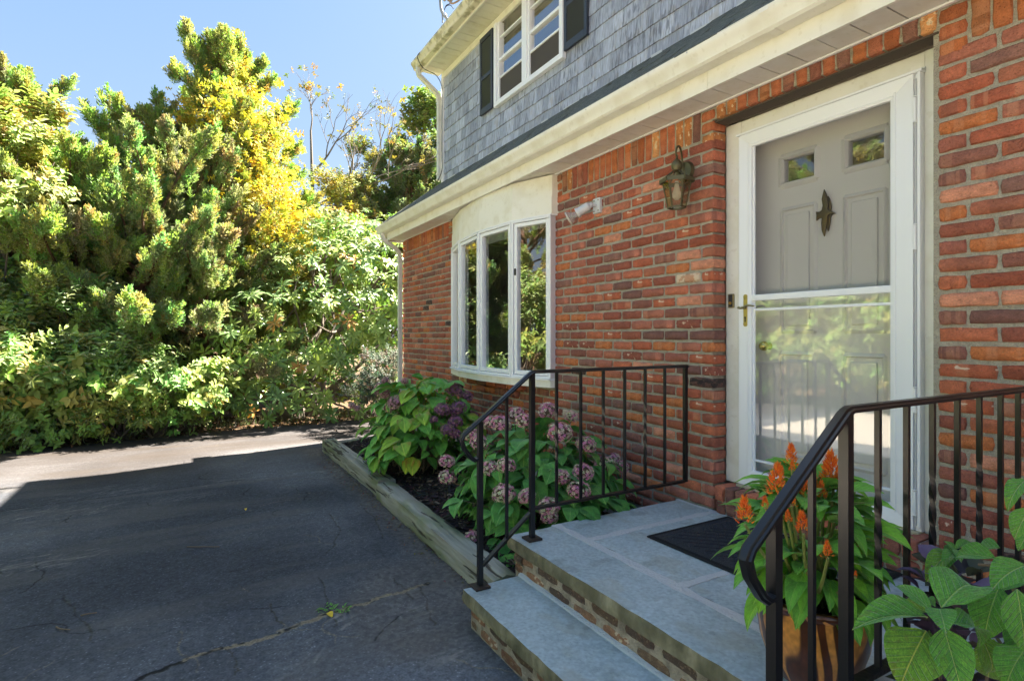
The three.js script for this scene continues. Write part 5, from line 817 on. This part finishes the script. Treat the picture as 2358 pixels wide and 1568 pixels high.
function cedar(label, p, h, rad, seed, o = {}) {
  const t = thing('cedar_tree', label, 'tree', p, 'cedars beyond the drive'), r = rng(seed), low = o.low ?? 0.12, wood = [], mats = [[], [], []], cols = [[], [], []];
  const top = V((r() - 0.5) * 0.4 + (o.lean ?? 0), h * 0.97, (r() - 0.5) * 0.4), trunkAt = (k) => V(top.x * k * k, h * 0.97 * k, top.z * k * k);
  wood.push(tube(Array.from({ length: 12 }, (_, i) => trunkAt(i / 11).add(V(Math.sin(i * 1.3 + seed) * 0.05, 0, Math.cos(i * 1.7 + seed) * 0.05))), 0.11 + h * 0.012, 8, 0.015));
  const prof = o.prof ?? ((k) => Math.pow(1 - k, 0.72) * (0.55 + 0.45 * Math.min(1, k * 4))), N = Math.round((o.boughs ?? 74)), green = o.green ?? [0.21, 0.3, 0.045], olive = o.olive ?? [0.33, 0.38, 0.07], brown = [0.32, 0.27, 0.1];
  for (let i = 0; i < N; i++) {
    const k = low + (1 - low) * Math.pow((i + r()) / N, 0.95), a = i * 2.39996 + (r() - 0.5) * 0.8, R = rad * prof((k - low) / (1 - low)) * (0.62 + 0.55 * r()) + (k > 0.85 ? 0.08 : 0.16), A = trunkAt(k), rise = (0.25 + 0.75 * k + (k > 0.8 ? 0.8 : 0)) * R * (0.4 + 0.7 * r()) - (k < 0.35 ? 0.15 : 0), B = A.clone().add(V(Math.cos(a) * R, rise, Math.sin(a) * R)), dir = B.clone().sub(A).normalize();
    wood.push(limb(A, B, 0.02 + 0.012 * R, 0.006, r, 0.16));
    const n = Math.round((o.dens ?? 1.3) * (12 + R * 34)), dead = r() < (o.dead ?? 0.05);
    for (let j = 0; j < n; j++) {
      const s = 0.22 + 0.8 * Math.sqrt(r()), q = A.clone().lerp(B, s).add(V((r() - 0.5), (r() - 0.45) * 0.7, (r() - 0.5)).multiplyScalar((0.2 + R * 0.26) * (1.15 - 0.75 * s))), d = dir.clone().multiplyScalar(0.8).add(V((r() - 0.5) * 1.0, 0.3 + 1.1 * r() * (0.35 + k), (r() - 0.5) * 1.0)), m = Math.floor(r() * 3), sc = (o.spray ?? 0.175) * (0.6 + 0.8 * r()) * (s > 0.9 ? 1.25 : 1);
      mats[m].push(basis(q, d, V(r() - 0.5, r(), r() - 0.5), sc)); const z = r(); cols[m].push(s < 0.4 && z < 0.3 ? jitterC(r, brown, 0.25) : dead && z < 0.6 ? jitterC(r, [0.3, 0.28, 0.12], 0.2) : jitterC(r, z < 0.6 ? green : olive, 0.3));
    }
  }
  part('trunk', merge(wood), barkM, t); const cr = sub('crown', t); for (let m = 0; m < 3; m++) stuff(instanced('foliage', cedarSprays[m], cedarM, mats[m], cols[m], cr)); return t;
}
function leafy(name, label, cat, p, w, h, seed, o) {          // shrub or broadleaved tree: stems, limbs and many small sprigs
  const t = thing(name, label, cat, p, o.group), r = rng(seed), wood = [], G = o.geo, mats = G.map(() => []), cols = G.map(() => []), c0 = V(0, h * (o.mid ?? 0.55), 0);
  const stems = o.stems ?? 6; if (o.trunk) wood.push(limb(V(0, 0, 0), V(0, h * 0.6, 0), o.trunk, o.trunk * 0.5, r, 0.06));
  const hubs = []; for (let i = 0; i < (o.hubs ?? 26); i++) { const y = (o.bottom ?? -0.8) + (1 - (o.bottom ?? -0.8)) * r(), a = r() * 6.283, k = Math.sqrt(Math.max(0, 1 - y * y)), q = 0.45 + 0.5 * Math.sqrt(r()); hubs.push(c0.clone().add(V(k * Math.cos(a) * w * q, y * h * 0.47 * q, k * Math.sin(a) * w * q))); }
  hubs.forEach((b, i) => { const a = o.trunk ? V(0, h * (0.2 + 0.35 * r()), 0) : V((r() - 0.5) * w * 0.5, 0, (r() - 0.5) * w * 0.5); wood.push(limb(a, b, (o.twig ?? 0.014) * 1.4, 0.004, r, 0.22)); });
  const cl = o.clump ?? 0.42;
  for (let i = 0; i < o.n; i++) {
    const b = hubs[Math.floor(r() * hubs.length)], q = b.clone().add(V(r() + r() - 1, (r() + r() - 1) * 0.8, r() + r() - 1).multiplyScalar(cl)); if (q.y < 0.04) continue;
    const m = Math.floor(r() * G.length), out = q.clone().sub(c0).normalize(); mats[m].push(basis(q, out.multiplyScalar(0.8).add(V((r() - 0.5) * 1.2, 0.3 + r() * 0.7, (r() - 0.5) * 1.2)), V(r() - 0.5, r() + 0.2, r() - 0.5), (o.size ?? 0.2) * (0.7 + 0.6 * r()))); cols[m].push(jitterC(r, o.cols[Math.floor(r() * o.cols.length)], 0.25));
  }
  part(o.trunk ? 'trunk' : 'stems', merge(wood), o.bark ?? greyBark, t); const cr = sub(o.trunk ? 'crown' : 'foliage', t); G.forEach((g, m) => stuff(instanced('leaves', g, o.mat, mats[m], cols[m], cr))); return t;
}
const small = [sprig(1, 9, 0.42, 0.2), sprig(2, 9, 0.42, 0.2)], broad = [sprig(3, 8, 0.6, 0.32), sprig(4, 8, 0.6, 0.3)], long = [sprig(5, 9, 0.55, 0.17), sprig(6, 8, 0.55, 0.17)];
const leafMatte = foliage(1, 0.32, 0.08), leafShiny = foliage(1, 0.2, 0.5);

// the row of cedars across the drive
const gp = (px, d) => atDepth(px, 900, d).setY(-0.02);
cedar('cedar at the left edge, thin pointed top against the sky', gp(40, 9.2), 5.7, 1.4, 101, { boughs: 84 });
cedar('shorter cedar between the left edge cedar and the tallest one', gp(180, 10.8), 3.3, 1.4, 102, { boughs: 70, prof: (k) => Math.pow(1 - k, 0.55) * (0.6 + 0.4 * Math.min(1, k * 4)) });
cedar('broad shouldered cedar just left of the tallest one, leaning tops', gp(352, 10.2), 5.1, 1.6, 103, { boughs: 84, prof: (k) => Math.pow(1 - k, 0.5) * (0.6 + 0.4 * Math.min(1, k * 4)) });
const vineTree = cedar('tallest cedar, hung with yellow vine leaves', gp(532, 11), 6.9, 2.1, 104, { boughs: 104, prof: (k) => Math.pow(1 - k, 0.75) * (0.7 + 0.3 * Math.min(1, k * 4)) });
cedar('dull olive cedar in front of the tallest one, browned inside', gp(455, 9.3), 4.0, 1.35, 105, { boughs: 72, dead: 0.1, green: [0.22, 0.27, 0.07], olive: [0.31, 0.34, 0.12], prof: (k) => Math.pow(1 - k, 0.5) });
cedar('low spreading cedar with a reddish trunk near the left of the drive', gp(150, 8.5), 3.5, 1.5, 106, { boughs: 66, low: 0.3, prof: (k) => Math.pow(1 - k, 0.4), dead: 0.08 });
cedar('low cedar with bare lower boughs left of the rhododendron', gp(330, 8.8), 3.4, 1.35, 107, { boughs: 56, low: 0.34, prof: (k) => Math.pow(1 - k, 0.4), dead: 0.08, green: [0.2, 0.32, 0.07] });
cedar('dark cedar behind the roof corner, right of the bare branches', gp(945, 15), 6.1, 1.9, 108, { boughs: 60, green: [0.13, 0.2, 0.05], olive: [0.2, 0.24, 0.06], dead: 0.06, spray: 0.26 });
for (const [px, d, h, w, s, l] of [[90, 19, 6.4, 2.6, 111, 'far cedar filling the gap behind the left edge cedar'], [300, 20, 6.6, 2.6, 112, 'far cedar behind the shouldered cedar'], [640, 16, 4.8, 2.2, 113, 'far cedar seen right of the tallest one'], [760, 18, 4.0, 2.2, 114, 'far low cedar behind the top of the rhododendron'], [-90, 11, 6, 2.2, 115, 'cedar just past the left edge, its boughs reaching in']]) cedar(l, gp(px, d), h, w, s, { boughs: 64, dens: 0.6, spray: 0.32 });
// yellow vine in the tallest cedar
{
  const t = thing('climbing_vine', 'bright yellow autumn vine climbing through the tallest cedar', 'vine', vineTree.position.clone()), r = rng(61), mats = [[], []], cols = [[], []], stem = [], toCam = EYE.clone().sub(t.position).setY(0).normalize(), side = V(SY, 0, -CY);
  const spots = [[565, 330, 0.5], [590, 250, 0.35], [480, 255, 0.35], [430, 245, 0.25], [610, 400, 0.6], [532, 95, 0.14], [536, 140, 0.16], [600, 300, 0.5], [560, 400, 0.5], [640, 440, 0.45], [500, 310, 0.5], [480, 380, 0.35], [620, 480, 0.5], [660, 560, 0.5], [568, 210, 0.25], [545, 170, 0.18], [540, 270, 0.5], [620, 340, 0.4], [680, 500, 0.4], [585, 460, 0.4]];
  for (const [px, py, w] of spots) {
    const c = atDepth(px, py, 9.75 + r() * 0.7); if (c.y > 5.6) c.copy(atDepth(px, py, 10.8)); const n = Math.round(30 + 110 * w);
    for (let i = 0; i < n; i++) { const q = c.clone().add(V(r() + r() + r() - 1.5, (r() + r() + r() - 1.5) * 1.15, r() + r() + r() - 1.5).multiplyScalar(w * 1.3)), m = Math.floor(r() * 2); mats[m].push(basis(q.sub(t.position), V((r() - 0.5), -0.7 + 0.8 * r(), (r() - 0.5)), V(r() - 0.5, r(), r() - 0.5), 0.16 * (0.7 + 0.6 * r()))); const z = r(); cols[m].push(jitterC(r, z < 0.5 ? [0.58, 0.46, 0.03] : z < 0.92 ? [0.44, 0.46, 0.06] : [0.5, 0.36, 0.03], 0.2)); }
  }
  for (let k = 0; k < 7; k++) stem.push(tube(curve([V((r() - 0.5) * 0.3, 0, (r() - 0.5) * 0.3), V((r() - 0.5), 2.5, (r() - 0.5)).addScaledVector(toCam, 0.8), V((r() - 0.5) * 1.2, 4.5, (r() - 0.5) * 1.2).addScaledVector(toCam, 0.8).addScaledVector(side, 0.5), V((r() - 0.5) * 0.5, 5.4 + r(), (r() - 0.5) * 0.5).addScaledVector(toCam, 0.3)], 14), 0.018, 5, 0.006));
  part('stems', merge(stem), greyBark, t); const f = sub('foliage', t); for (let m = 0; m < 2; m++) stuff(instanced('leaves', small[m], leafMatte, mats[m], cols[m], f));
}
// oak leaves hanging in at the far left, broad shrubs and undergrowth
const undM = foliage(1, 0.48, 0.15), G1 = [[0.22, 0.36, 0.06], [0.28, 0.4, 0.06], [0.17, 0.3, 0.06]], G2 = [[0.34, 0.4, 0.06], [0.42, 0.43, 0.07], [0.27, 0.36, 0.06]];
leafy('oak_tree', 'young oak with pale shiny leaves at the left edge', 'tree', gp(8, 7.9), 0.85, 4.3, 201, { geo: broad, mat: leafMatte, n: 2300, size: 0.16, cols: [[0.3, 0.37, 0.08], [0.36, 0.4, 0.09], [0.4, 0.36, 0.07]], trunk: 0.07, mid: 0.72, hubs: 24, clump: 0.36 });
[[40, 7.35, 0.8, 1.5, 'low leafy bush at the left edge of the drive'], [130, 7.6, 0.75, 1.9, 'tall twiggy bush in front of the reddish trunk'], [225, 7.85, 0.7, 1.4, 'glossy bush right of the reddish trunk'], [310, 8.0, 0.8, 1.25, 'broad bush at the middle of the hedge bank'], [400, 8.3, 0.8, 1.35, 'bush with dark leaves beside the rhododendron'], [95, 7.25, 0.55, 0.6, 'small yellow green seedling bush at the drive edge, left'], [270, 7.7, 0.6, 0.6, 'small yellow green seedling bush at the drive edge, middle'], [365, 7.95, 0.5, 0.5, 'small low weed bush at the drive edge, right'], [-20, 7.3, 0.8, 1.9, 'bush cut by the left edge of the picture'], [180, 8.2, 0.8, 2.5, 'sapling with pale leaf sprays behind the front bushes'], [255, 8.5, 0.8, 2.2, 'slender sapling near the middle cedar'], [20, 8.0, 0.8, 2.6, 'sapling behind the left edge bush']].forEach(([px, d, w, h, l], i) => leafy('shrub', l, 'shrub', gp(px, d), w, h, 300 + i, { geo: i % 3 ? broad : long, mat: undM, n: Math.round(380 * w * h + 200), size: i === 5 || i === 6 || i === 7 ? 0.11 : 0.17, cols: i % 2 ? G1 : i > 4 && i < 8 ? G2 : [...G1, ...G2], hubs: 26, clump: 0.26, bottom: -0.95, group: 'undergrowth along the drive' }));
// rhododendron
{
  const t = thing('rhododendron', 'huge glossy rhododendron at the far side of the drive beside the house', 'rhododendron', gp(690, 9.7)), r = rng(71), W = [whorl(1), whorl(2), whorl(3)], base = t.position;
  const mk = (c) => phys(lin(...c), 1, { transmission: 0.25, thickness: 0, clearcoat: 0.75, clearcoatRoughness: 0.3 }), mats = [mk([0.18, 0.3, 0.05]), mk([0.26, 0.36, 0.05]), mk([0.13, 0.24, 0.05])], old = mk([0.42, 0.22, 0.03]);
  const lobes = [[700, 745, 10.0, 1.4, 1.3], [600, 800, 9.6, 1.1, 1.1], [800, 700, 10.4, 1.4, 1.4], [860, 640, 11.0, 1.35, 1.25], [530, 905, 9.1, 0.65, 0.52], [650, 905, 9.4, 0.9, 0.68], [780, 885, 9.9, 1.05, 0.78], [760, 620, 10.8, 1.15, 1.05], [880, 780, 10.7, 1.2, 1.45]], pts = [], wood = [];
  for (const [px, py, d, w, h] of lobes) { const c = atDepth(px, py, d); for (let i = 0; i < 250 * w * h / 1.4; i++) { const y = 1 - 1.9 * r(), a = r() * 6.283, k = Math.sqrt(Math.max(0, 1 - y * y)), q = 0.82 + 0.26 * r(), n = V(k * Math.cos(a), y, k * Math.sin(a)), p = c.clone().add(V(n.x * w, n.y * h, n.z * w).multiplyScalar(q)); if (p.y < 0.12 || p.x > -8.8 || (p.y < 0.75 && p.x > -9.3 + 0.105 * (p.z - 0.2))) continue; pts.push({ p, n }); } wood.push(limb(V((r() - 0.5) * 0.6, 0, (r() - 0.5) * 0.8), c.clone().sub(base), 0.06, 0.02, r, 0.3)); for (let j = 0; j < 7; j++) { const e = V(r() - 0.5, (r() - 0.4), r() - 0.5).normalize(); wood.push(limb(c.clone().sub(base).multiplyScalar(0.75), c.clone().add(V(e.x * w * 0.85, e.y * h * 0.85, e.z * w * 0.85)).sub(base), 0.025, 0.008, r, 0.25)); } }
  const inside = (p) => lobes.some(([px, py, d, w, h]) => { const c = atDepth(px, py, d), q = p.clone().sub(c); return (q.x / w) ** 2 + (q.y / h) ** 2 + (q.z / w) ** 2 < 0.42; });
  const list = pts.filter((e) => !inside(e.p)); for (const e of list) e.show = e.n.dot(EYE.clone().sub(e.p).normalize()) / depthOf(e.p);
  list.sort((a, b) => b.show - a.show); const im = [[], [], []], ic = [[], [], []];
  list.forEach((e, i) => { const s = 0.15 * (0.75 + 0.5 * r()), m = basis(e.p.clone().sub(base), e.n.clone().multiplyScalar(0.9).add(V((r() - 0.5) * 0.5, 0.55, (r() - 0.5) * 0.5)), V(r() - 0.5, r() - 0.5, r() - 0.5), s), k = Math.floor(r() * 3); if (i < 300) place(part('leaf_whorl', W[k], r() < 0.03 ? old : mats[Math.floor(r() * 3)], t), m); else { im[k].push(m); ic[k].push(r() < 0.02 ? lin(0.42, 0.22, 0.03) : jitterC(r, [[0.18, 0.3, 0.05], [0.26, 0.36, 0.05], [0.13, 0.24, 0.05]][Math.floor(r() * 3)], 0.2)); } });
  const white1 = phys(0xffffff, 1, { transmission: 0.25, thickness: 0, clearcoat: 0.75, clearcoatRoughness: 0.3 }), f = sub('foliage', t); W.forEach((g, k) => stuff(instanced('leaf_whorls', g, white1, im[k], ic[k], f)));
  part('limbs', merge(wood), greyBark, t);
}
leafy('azalea_shrub', 'small leaved azalea with bare grey twigs by the downspout', 'shrub', V(-8.45, 0, 0.12), 0.55, 1.15, 401, { geo: small, mat: undM, n: 950, size: 0.085, cols: [[0.06, 0.1, 0.05], [0.075, 0.12, 0.055], [0.05, 0.085, 0.04], [0.12, 0.09, 0.05]], hubs: 40, clump: 0.15, bottom: -0.5, mid: 0.56, twig: 0.006 });
// thin tree with bare branches, and broadleaved trees behind the roof corner
{
  const t = thing('thinning_tree', 'nearly bare tree with a few yellow leaves against the sky', 'tree', gp(720, 14.5)), r = rng(81), wood = [], mats = [[], []], cols = [[], []], base = t.position;
  const grow = (a, d, L, rad, lv) => { const b = a.clone().addScaledVector(d, L), m = a.clone().lerp(b, 0.5).add(V((r() - 0.5) * 0.2 * L, 0, (r() - 0.5) * 0.2 * L)); wood.push(tube(curve([a, m, b], 5), rad, 5, rad * 0.6)); if (lv > 0) for (let k = 0; k < 3; k++) grow(k === 2 ? m : b, d.clone().add(V((r() - 0.5) * 1.5, (r() - 0.25) * 0.7, (r() - 0.5) * 1.5)).normalize(), L * (0.55 + 0.25 * r()), rad * 0.55, lv - 1); if (lv < 2) for (let k = 0; k < (b.y < 4.9 ? 5 : 1); k++) if (r() < 0.7) { const q = Math.floor(r() * 2); mats[q].push(basis(b.clone().add(V(r() - 0.5, r() - 0.5, r() - 0.5).multiplyScalar(0.3)), V(r() - 0.5, r() - 0.7, r() - 0.5), V(r() - 0.5, 1, r() - 0.5), 0.13 + 0.07 * r())); cols[q].push(jitterC(r, r() < 0.6 ? [0.3, 0.24, 0.04] : [0.14, 0.16, 0.04], 0.2)); } };
  const P = (x, y, d = 14.5) => atDepth(x, y, d).sub(base); const main = curve([V(0, 0, 0), P(735, 640), P(722, 520), P(718, 400), P(715, 300)], 16); wood.push(tube(main, 0.09, 7, 0.025));
  grow(P(715, 300), V(0.1, 1, 0).normalize(), 0.6, 0.022, 3); grow(P(718, 400), P(770, 330).sub(P(718, 400)).normalize(), 1.0, 0.03, 3); grow(P(724, 520), P(800, 430).sub(P(724, 520)).normalize(), 1.3, 0.045, 3); grow(P(722, 480), P(860, 420, 14.2).sub(P(722, 480)).normalize(), 1.5, 0.045, 4); grow(P(735, 640), P(800, 540).sub(P(735, 640)).normalize(), 1.2, 0.05, 3); grow(P(735, 600), P(690, 500).sub(P(735, 600)).normalize(), 0.9, 0.03, 3);
  part('trunk', merge(wood), std(lin(0.2, 0.17, 0.14), 0.9), t); const f = sub('crown', t); for (let m = 0; m < 2; m++) stuff(instanced('leaves', small[m], leafMatte, mats[m], cols[m], f));
}
leafy('broadleaf_tree', 'yellow green broadleaved tree left of the dark cedar by the roof', 'tree', gp(868, 15.5), 1.5, 6.0, 501, { geo: small, mat: leafMatte, n: 3200, size: 0.2, cols: [[0.24, 0.28, 0.05], [0.33, 0.32, 0.05], [0.18, 0.24, 0.05]], trunk: 0.08, mid: 0.72, hubs: 34, clump: 0.38 });
leafy('broadleaf_tree', 'deep green tree half hidden by the upper house corner', 'tree', gp(985, 16.5), 1.6, 7.5, 502, { geo: broad, mat: leafMatte, n: 3200, size: 0.2, cols: [[0.16, 0.24, 0.05], [0.2, 0.28, 0.05]], trunk: 0.1, mid: 0.68, hubs: 44, clump: 0.42 });
leafy('broadleaf_tree', 'bright yellow leaved tree just above the rhododendron', 'tree', gp(745, 13), 1.1, 4.4, 503, { geo: small, mat: leafMatte, n: 1900, size: 0.19, cols: [[0.36, 0.3, 0.03], [0.3, 0.28, 0.05], [0.2, 0.22, 0.04]], trunk: 0.06, mid: 0.7, hubs: 36, clump: 0.36 });
// the planting on the other side of the drive, which the glass mirrors
[[-8.6, 11.4, 7.4, 2.5, 121, 'cedar across the drive facing the bow window'], [-4.2, 12.6, 4.2, 2.3, 122, 'cedar across the drive facing the front door'], [-12, 11.2, 6.6, 2.3, 123, 'cedar across the drive, left of the one facing the bow window'], [-0.8, 13.2, 3.8, 2.3, 124, 'cedar across the drive behind the viewer'], [-15, 10.6, 5.2, 2.4, 125, 'cedar at the far corner across the drive'], [2.6, 13.2, 3.8, 2.3, 126, 'cedar across the drive, right of the steps']].forEach(([x, z, h, w, s, l]) => cedar(l, V(x, -0.02, z), h, w, s, { boughs: 66, dens: 0.6, spray: 0.32, low: 0.06, green: [0.36, 0.4, 0.09], olive: [0.45, 0.45, 0.16] }));
[[-13.2, 7.3, 0.95, 2.8, 'laurel bush across the drive at the far corner'], [-11.6, 7.8, 1.05, 3, 'laurel bush across the drive left of the bow window view'], [-10.2, 8.3, 0.95, 2.6, 'laurel bush across the drive facing the bow window'], [-8.8, 7.3, 1.05, 2.3, 'laurel bush across the drive with orange leaves facing the bow window'], [-7.4, 7.8, 0.95, 3, 'laurel bush across the drive between bow window and door'], [-6, 8.3, 1.05, 2.7, 'laurel bush across the drive facing the front door'], [-4.6, 7.3, 0.95, 3.1, 'laurel bush across the drive right of the one facing the door'], [-3.1, 7.8, 1.05, 2.6, 'laurel bush across the drive facing the steps'], [-1.5, 8.3, 0.95, 2.9, 'laurel bush across the drive behind the viewer'], [0.2, 7.3, 1.05, 2.7, 'laurel bush across the drive right of the viewer']].forEach(([x, z, w, h, l], i) => leafy('laurel_bush', l, 'shrub', V(x, -0.02, z), w, h, 520 + i, { geo: long, mat: undM, n: 1700, size: 0.22, cols: i === 3 ? [[0.5, 0.4, 0.04], [0.3, 0.38, 0.05], [0.6, 0.4, 0.03]] : [[0.26, 0.36, 0.06], [0.34, 0.4, 0.06], [0.2, 0.3, 0.05]], hubs: 36, clump: 0.34, bottom: -0.9, group: 'bushes across the drive' }));
// ---------------------------------------------------------------- small things lying about
{
  const r = rng(91), mats = [], cols = [], g = leafGeo(0.06, 0.035, { nl: 3, fold: 0.3, droop: 0.9 }), up = V(0, 1, 0);
  for (let i = 0; i < 1900; i++) { const z = -2 + 9.5 * r(), e = -9.56 + 0.105 * (z - 0.2), x = e + 0.12 - Math.pow(r(), 0.7) * 1.5 + (r() < 0.06 ? r() * 1.2 : 0), a = r() * 6.28; mats.push(basis(V(x, 0.012 + 0.02 * r(), z), V(Math.cos(a), 0.1, Math.sin(a)), V((r() - 0.5) * 0.8, 1, (r() - 0.5) * 0.8), 0.6 + 0.9 * r())); const k = r(); cols.push(jitterC(r, k < 0.65 ? [0.06, 0.038, 0.02] : k < 0.88 ? [0.11, 0.055, 0.02] : [0.05, 0.065, 0.018], 0.3)); }
  for (let i = 0; i < 420; i++) { const x = -7.1 + 4.6 * r(), z = 1.33 + Math.pow(r(), 2) * 0.16, a = r() * 6.28; mats.push(basis(V(x, 0.006, z), V(Math.cos(a), 0.05, Math.sin(a)), V((r() - 0.5), 1, (r() - 0.5)), 0.12 + 0.35 * r())); cols.push(jitterC(r, [0.13, 0.085, 0.05], 0.4)); }
  const m = instanced('leaf_litter', g, std(0xffffff, 0.9), mats, cols, scene); m.userData.kind = 'stuff'; tag(m, 'fallen brown leaves and needles along the drive edge', 'leaf litter');
  const gm = [], gc = [], bl = soup([-0.5, 0, 0, 0.5, 0, 0, 0, 1, 0.3].map((v, i) => (i % 3 ? v : v * 0.06)));
  for (let i = 0; i < 1500; i++) { const z = -1.5 + 8 * r(), e = -9.56 + 0.105 * (z - 0.2), n = fbm(z / 10 + 0.3, 0.4, 16, 16, 3, 7); if (n < 0.47) continue; gm.push(basis(V(e - 0.5 + 0.62 * r() * r(), 0, z + (r() - 0.5) * 0.3), V((r() - 0.5) * 0.9, 1, (r() - 0.5) * 0.9), V(r() - 0.5, 0.2, r() - 0.5), 0.06 + 0.13 * r())); gc.push(jitterC(r, r() < 0.7 ? [0.1, 0.14, 0.03] : [0.13, 0.11, 0.05], 0.25)); }
  const gr = instanced('verge_grass', bl, leafMatte, gm, gc, scene); gr.userData.kind = 'stuff'; tag(gr, 'thin grass and weeds along the edge of the asphalt', 'grass');
  const tuft = onY(790, 1405, 0), wt = thing('weed_tuft', 'tuft of green weed growing from the long crack in the asphalt', 'weed', tuft), wg = leafGeo(0.04, 0.02, { nl: 3 }), wm = leafM(ceMap, lin(0.75, 0.85, 0.6));
  for (let i = 0; i < 44; i++) { const a = r() * 6.28, q = r(); place(part('leaf', wg, wm, wt), basis(V(Math.cos(a) * q * 0.05 - 0.03 * (i % 3), 0.002, Math.sin(a) * q * 0.03 + 0.04 * (i % 3)), V(Math.cos(a), 0.3 + 0.6 * r(), Math.sin(a)), V(r() - 0.5, 1, r() - 0.5), 0.3 + 0.45 * r())); }
  const yl = std(lin(0.6, 0.42, 0.02), 0.6); [[755, 1414, 'yellow fallen leaf beside the weed tuft in the crack'], [565, 1173, 'yellow fallen leaf near the middle of the drive'], [985, 1206, 'yellow fallen leaf by the split timber']].forEach(([x, y, l], i) => place(single('fallen_leaf', hyLeaf[i % 3], yl, l, 'leaf', null, 'yellow fallen leaves'), basis(onY(x, y, 0).setY(0.008), V(1, 0.12, 0.3 * i - 0.2), V(0.2, 1, 0.1), 0.28 + 0.1 * (i === 0))));
  [[[430, 1261], [505, 1261], 'straight brown twig lying mid drive'], [[128, 1446], [160, 1453], 'short curved twig at the lower left of the drive'], [[185, 1420], [222, 1413], 'thin pale twig at the lower left of the drive']].forEach(([a, b, l]) => { const p = onY(...a, 0).setY(0.006), q = onY(...b, 0).setY(0.006); single('twig', tube(curve([p, p.clone().lerp(q, 0.5).add(V(0.01, 0.006, 0.012)), q], 6), 0.004, 5, 0.0025), twigM, l, 'twig', null, 'twigs on the drive'); });
}
renderer.render(scene, camera);
